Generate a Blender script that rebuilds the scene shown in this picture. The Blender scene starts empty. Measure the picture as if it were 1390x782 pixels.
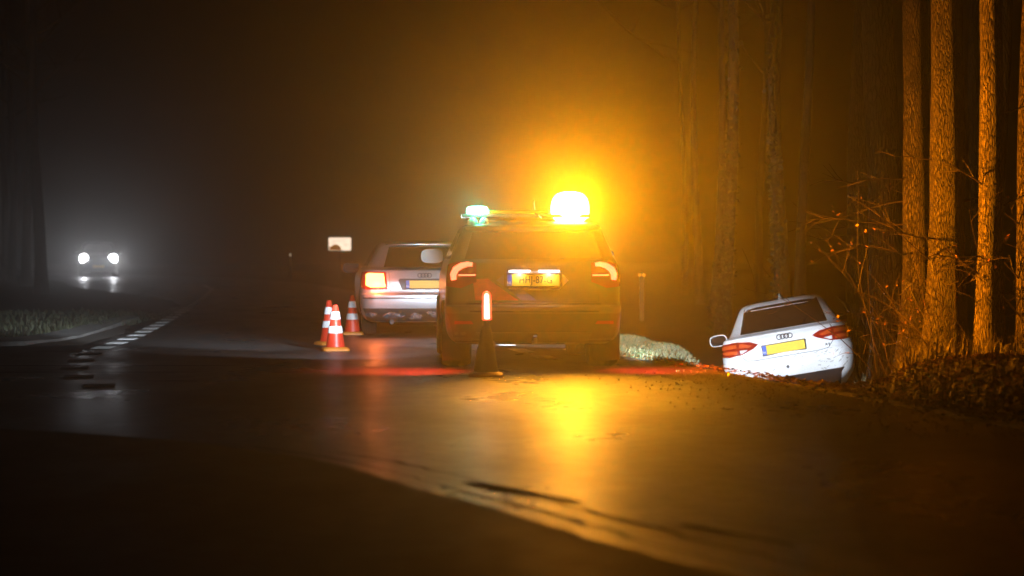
import bpy, bmesh, math, random
from mathutils import Vector, Matrix
R = math.radians
SC = bpy.context.scene
COL = SC.collection
random.seed(7)

# ------------------------------------------------------------------ camera, world, moonlight, exposure
CAM_Z = 1.06
cam = bpy.data.cameras.new('camera')
cam.sensor_width = 36.0
cam.lens = 36.0 * 2880 / 1390
cam.clip_start = 0.1
cam.clip_end = 2000
cam.dof.use_dof = True
cam.dof.focus_distance = 23.0
cam.dof.aperture_fstop = 1.7
camo = bpy.data.objects.new('camera', cam)
COL.objects.link(camo)
camo.location = (0, 0, CAM_Z)
camo.rotation_euler = (R(90 - 0.776), 0, 0)
SC.camera = camo

SUN_EL, SUN_ROT = 12.0, 200.0
W = bpy.data.worlds.new('World')
SC.world = W
W.use_nodes = True
nt = W.node_tree
sky = nt.nodes.new('ShaderNodeTexSky')
sky.sky_type = 'NISHITA'
sky.sun_disc = False
sky.sun_elevation = R(SUN_EL)
sky.sun_rotation = R(SUN_ROT)
bg = nt.nodes['Background']
nt.links.new(sky.outputs['Color'], bg.inputs['Color'])
bg.inputs['Strength'].default_value = 0.00003

moon = bpy.data.lights.new('moon', 'SUN')
moon.energy = 0.0005
moon.angle = R(10)
moon.color = (1.0, 0.93, 0.85)
mo = bpy.data.objects.new('moon', moon)
COL.objects.link(mo)
a_, e_ = R(SUN_ROT), R(SUN_EL)
mo.rotation_euler = Vector((-math.sin(a_) * math.cos(e_), -math.cos(a_) * math.cos(e_), -math.sin(e_))).to_track_quat('-Z', 'Y').to_euler()
mo.location = (0, 0, 30)

SC.view_settings.view_transform = 'Standard'
SC.view_settings.look = 'None'
SC.view_settings.exposure = 0.0
SC.view_settings.gamma = 1.0
SC.view_settings.use_curve_mapping = False
SC.render.engine = 'CYCLES'
cy = SC.cycles
cy.max_bounces = 6
cy.diffuse_bounces = 2
cy.glossy_bounces = 3
cy.transmission_bounces = 4
cy.volume_bounces = 0
cy.transparent_max_bounces = 8
cy.sample_clamp_indirect = 4.0
cy.use_adaptive_sampling = False
cy.use_denoising = True
cy.caustics_reflective = False
cy.caustics_refractive = False

# lamp table (watts, colour)
P_BEACON = 60.0
P_BEAM = 930.0
BEAM_SIZE = 20.0
P_BEAM2 = 820.0
BEAM2_SIZE = 66.0
P_SIDE = 3600.0
SPEC = 0.32
C_BEACON = (1.0, 0.275, 0.001)
C_ROAD = (1.0, 0.35, 0.01)
C_CORE = (1.0, 0.46, 0.002)
P_CORE = 660.0
P_GREEN = 13.0
C_GREEN = (0.08, 1.0, 0.6)
P_TAIL = 800.0
P_FILL = 4000.0  # added fill spots, no such lamps in view
C_COOL = (0.78, 0.88, 1.0)
P_HEAD = 550.0
P_ONCOMING = 6.0
HAZE_DENSITY = 0.0062
HAZE_G = 0.92

# ------------------------------------------------------------------ node helpers
def mat(name, col, rough=0.6, metal=0.0, col2=None, scale=8.0, bump=0.0, bump_scale=60.0, spec=0.5, coat=0.0,
        stretch=(1, 1, 1), emit=None, strength=0.0, detail=6.0, rough2=None, trans=0.0):
    m = bpy.data.materials.new(name)
    m.use_nodes = True
    n, l = m.node_tree.nodes, m.node_tree.links
    b = n['Principled BSDF']
    b.inputs['Base Color'].default_value = (*col, 1)
    b.inputs['Roughness'].default_value = rough
    b.inputs['Metallic'].default_value = metal
    b.inputs['Specular IOR Level'].default_value = spec
    b.inputs['Coat Weight'].default_value = coat
    b.inputs['Coat Roughness'].default_value = 0.06
    b.inputs['Transmission Weight'].default_value = trans
    tc = n.new('ShaderNodeTexCoord')
    mp = n.new('ShaderNodeMapping')
    mp.inputs['Scale'].default_value = stretch
    l.new(tc.outputs['Object'], mp.inputs['Vector'])
    nz = n.new('ShaderNodeTexNoise')
    nz.inputs['Scale'].default_value = scale
    nz.inputs['Detail'].default_value = detail
    l.new(mp.outputs['Vector'], nz.inputs['Vector'])
    c2 = col2 if col2 else tuple(c * 0.8 for c in col)
    mx = n.new('ShaderNodeMix')
    mx.data_type = 'RGBA'
    mx.inputs['A'].default_value = (*col, 1)
    mx.inputs['B'].default_value = (*c2, 1)
    rp = n.new('ShaderNodeMapRange')
    rp.inputs['From Min'].default_value = 0.35
    rp.inputs['From Max'].default_value = 0.65
    l.new(nz.outputs['Fac'], rp.inputs['Value'])
    l.new(rp.outputs['Result'], mx.inputs['Factor'])
    l.new(mx.outputs['Result'], b.inputs['Base Color'])
    if rough2 is not None:
        rr = n.new('ShaderNodeMapRange')
        rr.inputs['From Min'].default_value = 0.35
        rr.inputs['From Max'].default_value = 0.65
        rr.inputs['To Min'].default_value = rough
        rr.inputs['To Max'].default_value = rough2
        l.new(nz.outputs['Fac'], rr.inputs['Value'])
        l.new(rr.outputs['Result'], b.inputs['Roughness'])
    if bump > 0:
        n2 = n.new('ShaderNodeTexNoise')
        n2.inputs['Scale'].default_value = bump_scale
        n2.inputs['Detail'].default_value = 4
        l.new(mp.outputs['Vector'], n2.inputs['Vector'])
        bp = n.new('ShaderNodeBump')
        bp.inputs['Strength'].default_value = bump
        bp.inputs['Distance'].default_value = 0.02
        l.new(n2.outputs['Fac'], bp.inputs['Height'])
        l.new(bp.outputs['Normal'], b.inputs['Normal'])
    if emit:
        b.inputs['Emission Color'].default_value = (*emit, 1)
        b.inputs['Emission Strength'].default_value = strength
    return m

def asphalt(name, col, col2, r1, r2, bump, dist):
    """wet asphalt: pores, aggregate, broad damp patches that change the gloss"""
    m = bpy.data.materials.new(name)
    m.use_nodes = True
    n, l = m.node_tree.nodes, m.node_tree.links
    b = n['Principled BSDF']
    tc = n.new('ShaderNodeTexCoord')
    def noise(scale, detail=5, vec=None):
        z = n.new('ShaderNodeTexNoise')
        z.inputs['Scale'].default_value = scale
        z.inputs['Detail'].default_value = detail
        l.new(vec or tc.outputs['Object'], z.inputs['Vector'])
        return z.outputs['Fac']
    mp = n.new('ShaderNodeMapping')
    mp.inputs['Rotation'].default_value = (0, 0, R(-12))
    mp.inputs['Scale'].default_value = (1.0, 0.45, 1.0)
    l.new(tc.outputs['Object'], mp.inputs['Vector'])
    broad = noise(0.9, 4, mp.outputs['Vector'])
    mid = noise(7, 4)
    grit = noise(190, 3)
    chip = noise(26, 3)
    mx = n.new('ShaderNodeMix'); mx.data_type = 'RGBA'
    mx.inputs['A'].default_value = (*col, 1); mx.inputs['B'].default_value = (*col2, 1)
    l.new(grit, mx.inputs['Factor'])
    l.new(mx.outputs['Result'], b.inputs['Base Color'])
    ad = n.new('ShaderNodeMath'); ad.operation = 'MULTIPLY_ADD'
    l.new(mid, ad.inputs[0]); ad.inputs[1].default_value = 0.45; l.new(broad, ad.inputs[2])
    rr = n.new('ShaderNodeMapRange')
    rr.inputs['From Min'].default_value = 0.5; rr.inputs['From Max'].default_value = 0.95
    rr.inputs['To Min'].default_value = r1; rr.inputs['To Max'].default_value = r2
    l.new(ad.outputs[0], rr.inputs['Value'])
    l.new(rr.outputs['Result'], b.inputs['Roughness'])
    b.inputs['Specular IOR Level'].default_value = SPEC
    h = n.new('ShaderNodeMath'); h.operation = 'MULTIPLY_ADD'
    l.new(mid, h.inputs[0]); h.inputs[1].default_value = 2.2; l.new(grit, h.inputs[2])
    h2 = n.new('ShaderNodeMath'); h2.operation = 'MULTIPLY_ADD'
    l.new(chip, h2.inputs[0]); h2.inputs[1].default_value = 1.5; l.new(h.outputs[0], h2.inputs[2])
    bp = n.new('ShaderNodeBump')
    bp.inputs['Strength'].default_value = bump
    bp.inputs['Distance'].default_value = dist
    l.new(h2.outputs[0], bp.inputs['Height'])
    l.new(bp.outputs['Normal'], b.inputs['Normal'])
    return m

M = {}
M['road'] = asphalt('wet_road_asphalt', (0.02, 0.0195, 0.019), (0.038, 0.037, 0.036), 0.24, 0.42, 0.7, 0.009)
M['side_road'] = asphalt('dry_side_road_asphalt', (0.016, 0.0155, 0.015), (0.03, 0.029, 0.028), 0.55, 0.8, 0.6, 0.006)
M['tar'] = mat('tar_seal', (0.008, 0.008, 0.008), 0.95, spec=0.1, bump=0.3)
M['mark'] = mat('road_paint', (0.82, 0.82, 0.80), 0.55, col2=(0.6, 0.6, 0.58), scale=14, bump=0.2)
M['mark_unlit'] = mat('unlit_road_paint', (0.03, 0.028, 0.026), 0.62, col2=(0.012, 0.011, 0.01), scale=9, bump=0.3, spec=0.3)  # same white paint, its unlit look put into the colour
M['kerb'] = mat('kerb_concrete', (0.17, 0.165, 0.15), 0.75, col2=(0.09, 0.087, 0.08), scale=5, bump=0.3)
M['soil'] = mat('verge_soil', (0.05, 0.036, 0.02), 0.85, col2=(0.025, 0.02, 0.012), scale=5, bump=0.8, bump_scale=18)
M['grass'] = mat('grass_blades', (0.055, 0.09, 0.03), 0.6, col2=(0.10, 0.105, 0.055), scale=1.3)
M['grass_dark'] = mat('dark_verge_grass', (0.03, 0.036, 0.014), 0.7, col2=(0.045, 0.045, 0.02), scale=1.3)  # darker copy of the grass, the verge's darkness put into its colour
M['drygrass'] = mat('dry_grass_blades', (0.16, 0.12, 0.055), 0.65, col2=(0.09, 0.08, 0.03), scale=1.3)
M['leaf'] = mat('fallen_leaves', (0.24, 0.11, 0.035), 0.35, col2=(0.12, 0.055, 0.02), scale=6)
M['leaf_hang'] = mat('withered_leaves', (0.32, 0.13, 0.04), 0.5, col2=(0.2, 0.08, 0.03), scale=9)
M['twig'] = mat('twig_bark', (0.13, 0.09, 0.055), 0.5, col2=(0.08, 0.055, 0.035), scale=12)
M['ivy'] = mat('ivy_leaves', (0.06, 0.085, 0.03), 0.4, col2=(0.11, 0.12, 0.06), scale=4)
M['white_paint'] = mat('white_car_paint', (0.78, 0.79, 0.80), 0.35, coat=0.6, col2=(0.66, 0.66, 0.65), scale=2.2)
M['police_paint'] = mat('dark_fleet_paint', (0.05, 0.048, 0.05), 0.4, coat=0.3, col2=(0.035, 0.034, 0.035), scale=2.2)
M['silver_paint'] = mat('silver_car_paint', (0.46, 0.47, 0.49), 0.34, metal=0.55, coat=0.5, col2=(0.38, 0.39, 0.41), scale=2.2)
M['dark_paint'] = mat('dark_car_paint', (0.03, 0.03, 0.035), 0.3, coat=0.6)
M['red_stripe'] = mat('red_reflective_film', (0.62, 0.035, 0.02), 0.45, scale=30)
M['blue_stripe'] = mat('blue_reflective_film', (0.05, 0.07, 0.42), 0.45, scale=30)
M['plastic'] = mat('black_plastic', (0.016, 0.016, 0.017), 0.55, bump=0.1)
M['bumper_dark'] = mat('grey_bumper_plastic', (0.035, 0.035, 0.036), 0.38, bump=0.05)
M['road_sheen'] = mat('painted_bumper_sheen', (0.2, 0.205, 0.22), 0.25, coat=0.5, col2=(0.06, 0.06, 0.07), scale=14)  # pale skin that draws the road's reflection in the bumper
M['mirror_grey'] = mat('fogged_mirror_glass', (0.022, 0.028, 0.024), 0.5, spec=0.3)
M['glass'] = mat('dark_window_glass', (0.008, 0.009, 0.01), 0.05, spec=0.6)
M['rubber'] = mat('tyre_rubber', (0.018, 0.017, 0.016), 0.8, bump=0.4, bump_scale=40)
M['rim'] = mat('wheel_alloy', (0.42, 0.42, 0.43), 0.35, metal=0.9)
M['chrome'] = mat('chrome', (0.62, 0.62, 0.64), 0.14, metal=1.0)
M['emblem'] = mat('dark_chrome', (0.1, 0.1, 0.11), 0.3, metal=0.8)
M['plate_yellow'] = mat('plate_yellow', (0.78, 0.52, 0.03), 0.45, col2=(0.72, 0.47, 0.03))
M['plate_blue'] = mat('plate_blue', (0.04, 0.11, 0.5), 0.45)
M['ink'] = mat('plate_ink', (0.012, 0.012, 0.012), 0.5)
M['white_ink'] = mat('white_film', (0.8, 0.8, 0.8), 0.5)
M['lens_red'] = mat('red_lamp_lens', (0.30, 0.012, 0.008), 0.12, coat=1.0, bump=0.15, bump_scale=90)
M['lens_orange'] = mat('orange_lamp_lens', (0.62, 0.085, 0.02), 0.16, coat=1.0, bump=0.2, bump_scale=120)
M['lens_clear'] = mat('clear_lamp_lens', (0.7, 0.7, 0.7), 0.15, coat=1.0)
M['tail_glow'] = mat('lit_tail_lamp', (0.6, 0.1, 0.08), 0.2, emit=(1.0, 0.14, 0.07), strength=3.6)
M['indicator_glow'] = mat('lit_indicator', (0.7, 0.2, 0.05), 0.2, emit=(1.0, 0.42, 0.10), strength=7.0)
M['beacon_glow'] = mat('lit_amber_beacon', (0.8, 0.4, 0.05), 0.2, emit=(1.0, 0.70, 0.26), strength=26.0)
M['amber_dome'] = mat('amber_lamp_lens', (0.75, 0.33, 0.03), 0.15, coat=1.0)
M['green_glow'] = mat('lit_green_lamp', (0.1, 0.7, 0.5), 0.2, emit=(0.28, 1.0, 0.74), strength=9.0)
M['dome_clear'] = mat('clear_dome_lens', (0.5, 0.62, 0.56), 0.12, coat=1.0, col2=(0.25, 0.32, 0.28), scale=30)
M['plate_lamp'] = mat('lit_plate_lamp', (0.8, 0.8, 0.9), 0.2, emit=(0.85, 0.85, 1.0), strength=5.0)
M['cool_glow'] = mat('lit_cool_lamp', (0.8, 0.8, 0.8), 0.2, emit=C_COOL, strength=20.0)
M['head_glow'] = mat('lit_headlight', (0.8, 0.8, 0.8), 0.2, emit=(0.95, 0.96, 1.0), strength=45.0)
M['baton_glow'] = mat('lit_baton', (0.9, 0.5, 0.4), 0.2, emit=(1.0, 0.5, 0.38), strength=8.0)
M['cone_red'] = mat('cone_red_plastic', (0.72, 0.05, 0.02), 0.4, col2=(0.6, 0.04, 0.02))
M['cone_band'] = mat('cone_white_sleeve', (0.85, 0.85, 0.85), 0.4, col2=(0.78, 0.78, 0.78))
M['cone_base'] = mat('cone_base_plastic', (0.72, 0.24, 0.03), 0.5)
M['cone_dark'] = mat('silhouette_cone_rubber', (0.03, 0.014, 0.01), 0.7, col2=(0.02, 0.012, 0.01))  # silhouette of the unlit cone put into the colour
M['cone_dark_base'] = mat('shaded_cone_base', (0.16, 0.035, 0.02), 0.6)  # base colour darkened with the same shade
M['steel'] = mat('galvanised_steel', (0.3, 0.3, 0.31), 0.45, metal=0.8)
M['sign_face'] = mat('reflective_sign_face', (0.8, 0.75, 0.65), 0.4, emit=(1.0, 0.78, 0.58), strength=1.9, col2=(0.75, 0.7, 0.6))  # emission on face, panel and print stands in for retroreflected light
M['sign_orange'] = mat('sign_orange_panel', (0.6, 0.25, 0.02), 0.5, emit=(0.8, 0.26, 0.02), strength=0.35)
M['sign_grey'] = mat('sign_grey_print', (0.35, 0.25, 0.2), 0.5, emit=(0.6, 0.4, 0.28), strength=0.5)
M['amber_reflector'] = mat('amber_reflector', (0.8, 0.38, 0.02), 0.3, emit=(1.0, 0.5, 0.03), strength=0.55)  # no lamp: the glow stands in for light the reflector returns
M['pale_reflector'] = mat('pale_reflector', (0.8, 0.7, 0.6), 0.3, emit=(1.0, 0.75, 0.5), strength=1.0)  # emission here too replaces light thrown back

def bark(name, base, dark, sx):
    m = bpy.data.materials.new(name)
    m.use_nodes = True
    n, l = m.node_tree.nodes, m.node_tree.links
    b = n['Principled BSDF']
    tc = n.new('ShaderNodeTexCoord')
    mp = n.new('ShaderNodeMapping'); mp.inputs['Scale'].default_value = (1, 1, 0.22)
    l.new(tc.outputs['Object'], mp.inputs['Vector'])
    wob = n.new('ShaderNodeTexNoise'); wob.inputs['Scale'].default_value = 9; wob.inputs['Detail'].default_value = 3
    l.new(mp.outputs['Vector'], wob.inputs['Vector'])
    va = n.new('ShaderNodeMix'); va.data_type = 'RGBA'; va.inputs['Factor'].default_value = 0.055
    l.new(mp.outputs['Vector'], va.inputs['A']); l.new(wob.outputs['Color'], va.inputs['B'])
    v = n.new('ShaderNodeTexVoronoi'); v.feature = 'DISTANCE_TO_EDGE'; v.inputs['Scale'].default_value = sx
    l.new(va.outputs['Result'], v.inputs['Vector'])
    rp = n.new('ShaderNodeMapRange'); rp.inputs['From Min'].default_value = 0.0; rp.inputs['From Max'].default_value = 0.22
    l.new(v.outputs['Distance'], rp.inputs['Value'])
    nz = n.new('ShaderNodeTexNoise'); nz.inputs['Scale'].default_value = 3.0; nz.inputs['Detail'].default_value = 6
    l.new(tc.outputs['Object'], nz.inputs['Vector'])
    mu = n.new('ShaderNodeMath'); mu.operation = 'MULTIPLY'
    l.new(rp.outputs['Result'], mu.inputs[0]); l.new(nz.outputs['Fac'], mu.inputs[1])
    mx = n.new('ShaderNodeMix'); mx.data_type = 'RGBA'
    mx.inputs['A'].default_value = (*dark, 1); mx.inputs['B'].default_value = (*base, 1)
    # blotches of lichen and damp along the stem
    bl = n.new('ShaderNodeTexNoise'); bl.inputs['Scale'].default_value = 2.2; bl.inputs['Detail'].default_value = 8; bl.inputs['Roughness'].default_value = 0.7
    l.new(tc.outputs['Object'], bl.inputs['Vector'])
    br = n.new('ShaderNodeMapRange'); br.inputs['From Min'].default_value = 0.36; br.inputs['From Max'].default_value = 0.62; br.inputs['To Min'].default_value = 0.3; br.inputs['To Max'].default_value = 1.25
    l.new(bl.outputs['Fac'], br.inputs['Value'])
    m3 = n.new('ShaderNodeMath'); m3.operation = 'MULTIPLY'
    l.new(mu.outputs[0], m3.inputs[0]); l.new(br.outputs['Result'], m3.inputs[1])
    r2 = n.new('ShaderNodeMapRange'); r2.inputs['From Max'].default_value = 0.6
    l.new(m3.outputs[0], r2.inputs['Value'])
    l.new(r2.outputs['Result'], mx.inputs['Factor'])
    l.new(mx.outputs['Result'], b.inputs['Base Color'])
    b.inputs['Roughness'].default_value = 0.7
    bp = n.new('ShaderNodeBump'); bp.inputs['Strength'].default_value = 1.0; bp.inputs['Distance'].default_value = 0.03
    l.new(mu.outputs[0], bp.inputs['Height'])
    l.new(bp.outputs['Normal'], b.inputs['Normal'])
    return m
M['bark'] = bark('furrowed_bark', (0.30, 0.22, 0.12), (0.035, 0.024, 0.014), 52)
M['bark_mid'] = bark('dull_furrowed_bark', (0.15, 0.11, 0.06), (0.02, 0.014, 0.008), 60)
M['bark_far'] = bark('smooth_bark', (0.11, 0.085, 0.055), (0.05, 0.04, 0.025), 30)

# ------------------------------------------------------------------ object helpers
def tag(o, label=None, cat=None, group=None, kind=None):
    if label: o['label'] = label
    if cat: o['category'] = cat
    if group: o['group'] = group
    if kind: o['kind'] = kind
    return o

def thing(name, label, cat, loc=(0, 0, 0), rot=(0, 0, 0), group=None):
    o = bpy.data.objects.new(name, None)
    o.empty_display_size = 0.2
    COL.objects.link(o)
    o.location = loc
    o.rotation_euler = rot
    return tag(o, label, cat, group)

class MB:
    def __init__(s):
        s.v, s.f = [], []
    def add(s, vs, fs):
        o = len(s.v)
        s.v += [tuple(p) for p in vs]
        s.f += [tuple(i + o for i in f) for f in fs]
        return s
    def box(s, x0, x1, y0, y1, z0, z1):
        return s.add([(x0, y0, z0), (x1, y0, z0), (x1, y1, z0), (x0, y1, z0), (x0, y0, z1), (x1, y0, z1), (x1, y1, z1), (x0, y1, z1)],
                     [(0, 3, 2, 1), (4, 5, 6, 7), (0, 1, 5, 4), (1, 2, 6, 5), (2, 3, 7, 6), (3, 0, 4, 7)])
    def rings(s, rings, close=True, caps=True):
        n = len(rings[0]); o = len(s.v)
        for r in rings: s.v += [tuple(p) for p in r]
        m = n if close else n - 1
        for k in range(len(rings) - 1):
            for i in range(m):
                a, b = o + k * n + i, o + k * n + (i + 1) % n
                s.f.append((a, b, b + n, a + n))
        if caps:
            s.f.append(tuple(o + i for i in reversed(range(n))))
            s.f.append(tuple(o + (len(rings) - 1) * n + i for i in range(n)))
        return s
    def tube(s, pts, rad, n=6, caps=True):
        pts = [Vector(p) for p in pts]
        if not isinstance(rad, (list, tuple)): rad = [rad] * len(pts)
        up = None; rs = []
        for i, p in enumerate(pts):
            d = (pts[min(i + 1, len(pts) - 1)] - pts[max(i - 1, 0)]).normalized()
            if up is None:
                up = Vector((0, 0, 1)) if abs(d.z) < 0.9 else Vector((1, 0, 0))
            u = (up - d * up.dot(d)).normalized(); w = d.cross(u); up = u
            rs.append([p + (u * math.cos(t) + w * math.sin(t)) * rad[i] for t in [2 * math.pi * k / n for k in range(n)]])
        return s.rings(rs, True, caps)
    def lathe(s, prof, axis='z', c=(0, 0, 0), n=24, caps=True):
        rs = []
        for r, h in prof:
            ring = []
            for k in range(n):
                t = 2 * math.pi * k / n
                if axis == 'z': p = (c[0] + r * math.cos(t), c[1] + r * math.sin(t), c[2] + h)
                elif axis == 'x': p = (c[0] + h, c[1] + r * math.cos(t), c[2] + r * math.sin(t))
                else: p = (c[0] + r * math.cos(t), c[1] + h, c[2] - r * math.sin(t))
                ring.append(p)
            rs.append(ring)
        return s.rings(rs, True, caps)
    def mesh(s, name, m, smooth=False):
        me = bpy.data.meshes.new(name)
        me.from_pydata(s.v, [], s.f)
        me.materials.append(m)
        if smooth:
            me.polygons.foreach_set('use_smooth', [True] * len(me.polygons))
            try: me.set_sharp_from_angle(angle=R(35))
            except Exception: pass
        me.update()
        return me
    def build(s, name, m, parent=None, smooth=False, bevel=0.0):
        o = bpy.data.objects.new(name, s.mesh(name, m, smooth))
        COL.objects.link(o)
        if parent: o.parent = parent
        if bevel:
            b = o.modifiers.new('bevel', 'BEVEL'); b.width = bevel; b.segments = 2; b.limit_method = 'ANGLE'
        return o

def text_part(name, txt, size, m, parent, loc, rot, depth=0.002, sx=1.0):
    cu = bpy.data.curves.new(name, 'FONT')
    cu.body = txt; cu.size = size; cu.extrude = depth; cu.align_x = 'CENTER'; cu.align_y = 'CENTER'
    t = bpy.data.objects.new(name + '_tmp', cu)
    COL.objects.link(t)
    dg = bpy.context.evaluated_depsgraph_get()
    me = bpy.data.meshes.new_from_object(t.evaluated_get(dg))
    bpy.data.objects.remove(t)
    me.materials.clear(); me.materials.append(m)
    o = bpy.data.objects.new(name, me)
    COL.objects.link(o)
    o.parent = parent; o.location = loc; o.rotation_euler = rot; o.scale = (sx, 1, 1)
    return o

def lamp(name, kind, energy, col, loc, parent=None, target=None, size=None, blend=0.5, radius=0.05, beam=None):
    """beam = (axis, [(cos, factor)...]) gives the lamp its own beam pattern through its light nodes"""
    L = bpy.data.lights.new(name, kind)
    L.energy = energy; L.color = col
    L.shadow_soft_size = radius
    if kind == 'SPOT':
        L.spot_size = R(size); L.spot_blend = blend
    o = bpy.data.objects.new(name, L)
    COL.objects.link(o)
    o.location = loc
    if parent: o.parent = parent
    if target is not None:
        o.rotation_euler = (Vector(target) - Vector(loc)).to_track_quat('-Z', 'Y').to_euler()
    if beam:
        L.use_nodes = True
        n, l = L.node_tree.nodes, L.node_tree.links
        em = n['Emission']
        tc = n.new('ShaderNodeTexCoord')
        dp = n.new('ShaderNodeVectorMath'); dp.operation = 'DOT_PRODUCT'
        dp.inputs[1].default_value = beam[0]
        l.new(tc.outputs['Normal'], dp.inputs[0])
        cr = n.new('ShaderNodeMapRange'); cr.inputs['From Min'].default_value = -1; cr.inputs['From Max'].default_value = 1
        l.new(dp.outputs['Value'], cr.inputs['Value'])
        ra = n.new('ShaderNodeValToRGB')
        els = ra.color_ramp.elements
        while len(els) < len(beam[1]): els.new(0.5)
        for e, (c, f) in zip(els, beam[1]):
            e.position = (c + 1) / 2; e.color = (f, f, f, 1)
        l.new(cr.outputs['Result'], ra.inputs['Fac'])
        l.new(ra.outputs['Color'], em.inputs['Strength'])
    return o

def smooth(a, b, x):
    t = max(0.0, min(1.0, (x - a) / (b - a)))
    return t * t * (3 - 2 * t)

def interp(tab, y):
    if y <= tab[0][0]: return tab[0][1]
    for (a, p), (b, q) in zip(tab, tab[1:]):
        if y <= b:
            return p + (q - p) * (y - a) / (b - a)
    return tab[-1][1]

def spl(tab):
    """denser, smoothed copy of a piecewise curve"""
    ys = [tab[0][0] + (tab[-1][0] - tab[0][0]) * i / 400 for i in range(401)]
    return [(y, sum(interp(tab, y + d) for d in (-1.2, -0.6, 0, 0.6, 1.2)) / 5) for y in ys]

# ------------------------------------------------------------------ ground, roads
EDGE = spl([(-12, 8.2), (0, 5.6), (8, 4.1), (13.1, 3.16), (16.15, 2.61), (18.2, 2.3), (20, 1.97), (21.4, 1.72), (22.8, 1.2), (25, 0.8),
            (29.5, 0.45), (35, -0.2), (42, -1.1), (58, -3.4), (80, -7.6), (100, -13.5), (130, -28), (180, -62)])
LINE = spl([(12, -0.9), (16, -2.95), (17.75, -3.5), (19.1, -3.95), (20.6, -4.33), (22.1, -4.6), (23.7, -4.78), (25.4, -4.88), (28.3, -5.1), (31.8, -5.45),
            (36, -5.9), (43, -6.7), (58, -8.4), (69, -9.75), (80, -11.8), (100, -17.8), (130, -33), (180, -70)])
LEFT = lambda y: interp(LINE, y) - 0.35 - 4.6 * smooth(48, 78, y)
def edge(y): return interp(EDGE, y)
def rise(y): return 0.22 * smooth(45, 100, y)

def hnoise(x, y):
    return (math.sin(x * 2.3 + y * 1.1) + math.sin(x * 0.9 - y * 2.1 + 1.7) + math.sin(x * 4.1 + y * 3.3 + 0.4) * 0.5) / 2.5

def ground_z(x, y):
    e = x - edge(y)
    z = rise(y)
    if e > 0:
        d = smooth(16.6, 20.3, y) * (1 - smooth(0.163, 0.195, x / max(y, 1)) * (1 - smooth(22, 27, y))) * (1 - 0.55 * smooth(34, 46, y))
        a0 = 0.95 * smooth(22, 25, y)
        dip = smooth(a0, a0 + 1.0 + 0.3 * smooth(22, 25, y), e) - 0.34 * smooth(2.0, 3.6, e) - 0.56 * smooth(3.4, 6.0, e)
        z += -1.02 * d * dip
        z += 0.24 * (1 - smooth(17.0, 20.0, y)) * smooth(0.05, 1.5, e)
        z += 0.035 * hnoise(x, y) * smooth(0.1, 0.8, e)
        return z + 0.012
    if y > 20 and x < LEFT(y):
        l = LEFT(y) - x
        if y > 26.2 or l > 0:
            return z + 0.05 * smooth(0, 0.6, l) * smooth(25.6, 26.6, y) - 0.03 * (1 - smooth(25.4, 26.0, y)) + 0.03 * hnoise(x, y) * smooth(0.6, 2, l) * smooth(26, 28, y) - 0.015 * (1 - smooth(0, 0.3, l))
    return z - 0.03

def sheet(name, rows, m, kind='structure', parent=None, zf=None):
    """rows: list of (y, x0, x1, nx)"""
    b = MB(); nx = rows[0][3]
    for y, x0, x1, _ in rows:
        for i in range(nx + 1):
            x = x0 + (x1 - x0) * i / nx
            b.v.append((x, y, zf(x, y)))
    for j in range(len(rows) - 1):
        for i in range(nx):
            a = j * (nx + 1) + i
            b.f.append((a, a + 1, a + nx + 2, a + nx + 1))
    o = b.build(name, m, parent, True)
    o['kind'] = kind
    return o

# terrain: one sheet out to the horizon, finer near the road
b = MB()
xs = [-400, -200, -100, -60, -40, -28] + [-20 + 1.0 * i for i in range(18)] + [-2 + 0.2 * i for i in range(60)] + [10 + 1.5 * i for i in range(10)] + [28, 40, 60, 100, 200, 400]
ys = [-30, -15, -5] + [0 + 1.0 * i for i in range(12)] + [12 + 0.25 * i for i in range(100)] + [37 + 1.0 * i for i in range(70)] + [110, 120, 140, 170, 220, 300, 450]
for y in ys:
    for x in xs: b.v.append((x, y, ground_z(x, y)))
for j in range(len(ys) - 1):
    for i in range(len(xs) - 1):
        a = j * len(xs) + i
        b.f.append((a, a + 1, a + len(xs) + 1, a + len(xs)))
b.build('ground', M['soil'], None, True)['kind'] = 'structure'

def strip_ys(a, c, st):
    n = int((c - a) / st); return [a + (c - a) * i / n for i in range(n + 1)]
rows = []
for y in strip_ys(-8, 26, 0.5) + strip_ys(26.05, 37.5, 0.5) + strip_ys(38.5, 170, 1.5):
    xl = -45 if y <= 25.9 else LEFT(y)
    rows.append((y, xl, edge(y), 24))
sheet('road', rows, M['road'], zf=lambda x, y: rise(y) + 0.004)

# side road apron we stand on: older, rougher asphalt with a frayed edge a little proud of the main road
NEAR = spl([(-8, 7.4), (0, 4.0), (3, 2.7), (7.3, 0.52), (8.6, 0.0), (9.75, -0.46), (11.4, -1.17), (12.3, -1.75), (13.2, -3.0), (14.2, -5.6), (15.0, -9.5), (16, -18), (17, -32), (22, -44)])
def near_x(y): return interp(NEAR, y) + 0.012 * math.sin(y * 3.1) + 0.006 * math.sin(y * 11.7) + 0.022 * math.sin(y * 29.0 + 2 * math.sin(y * 13.0)) * math.sin(y * 7.3)
rows = [(y, -45, near_x(y), 12) for y in strip_ys(-8, 21.5, 0.12)]
sheet('side_road', rows, M['side_road'], zf=lambda x, y: 0.022)
rows = [(y, near_x(y), near_x(y) + 0.05, 1) for y in strip_ys(-8, 21.5, 0.12)]
sheet('side_road_edge', rows, M['side_road'], zf=lambda x, y: 0.022 if x < near_x(y) + 0.02 else 0.0045)
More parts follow.
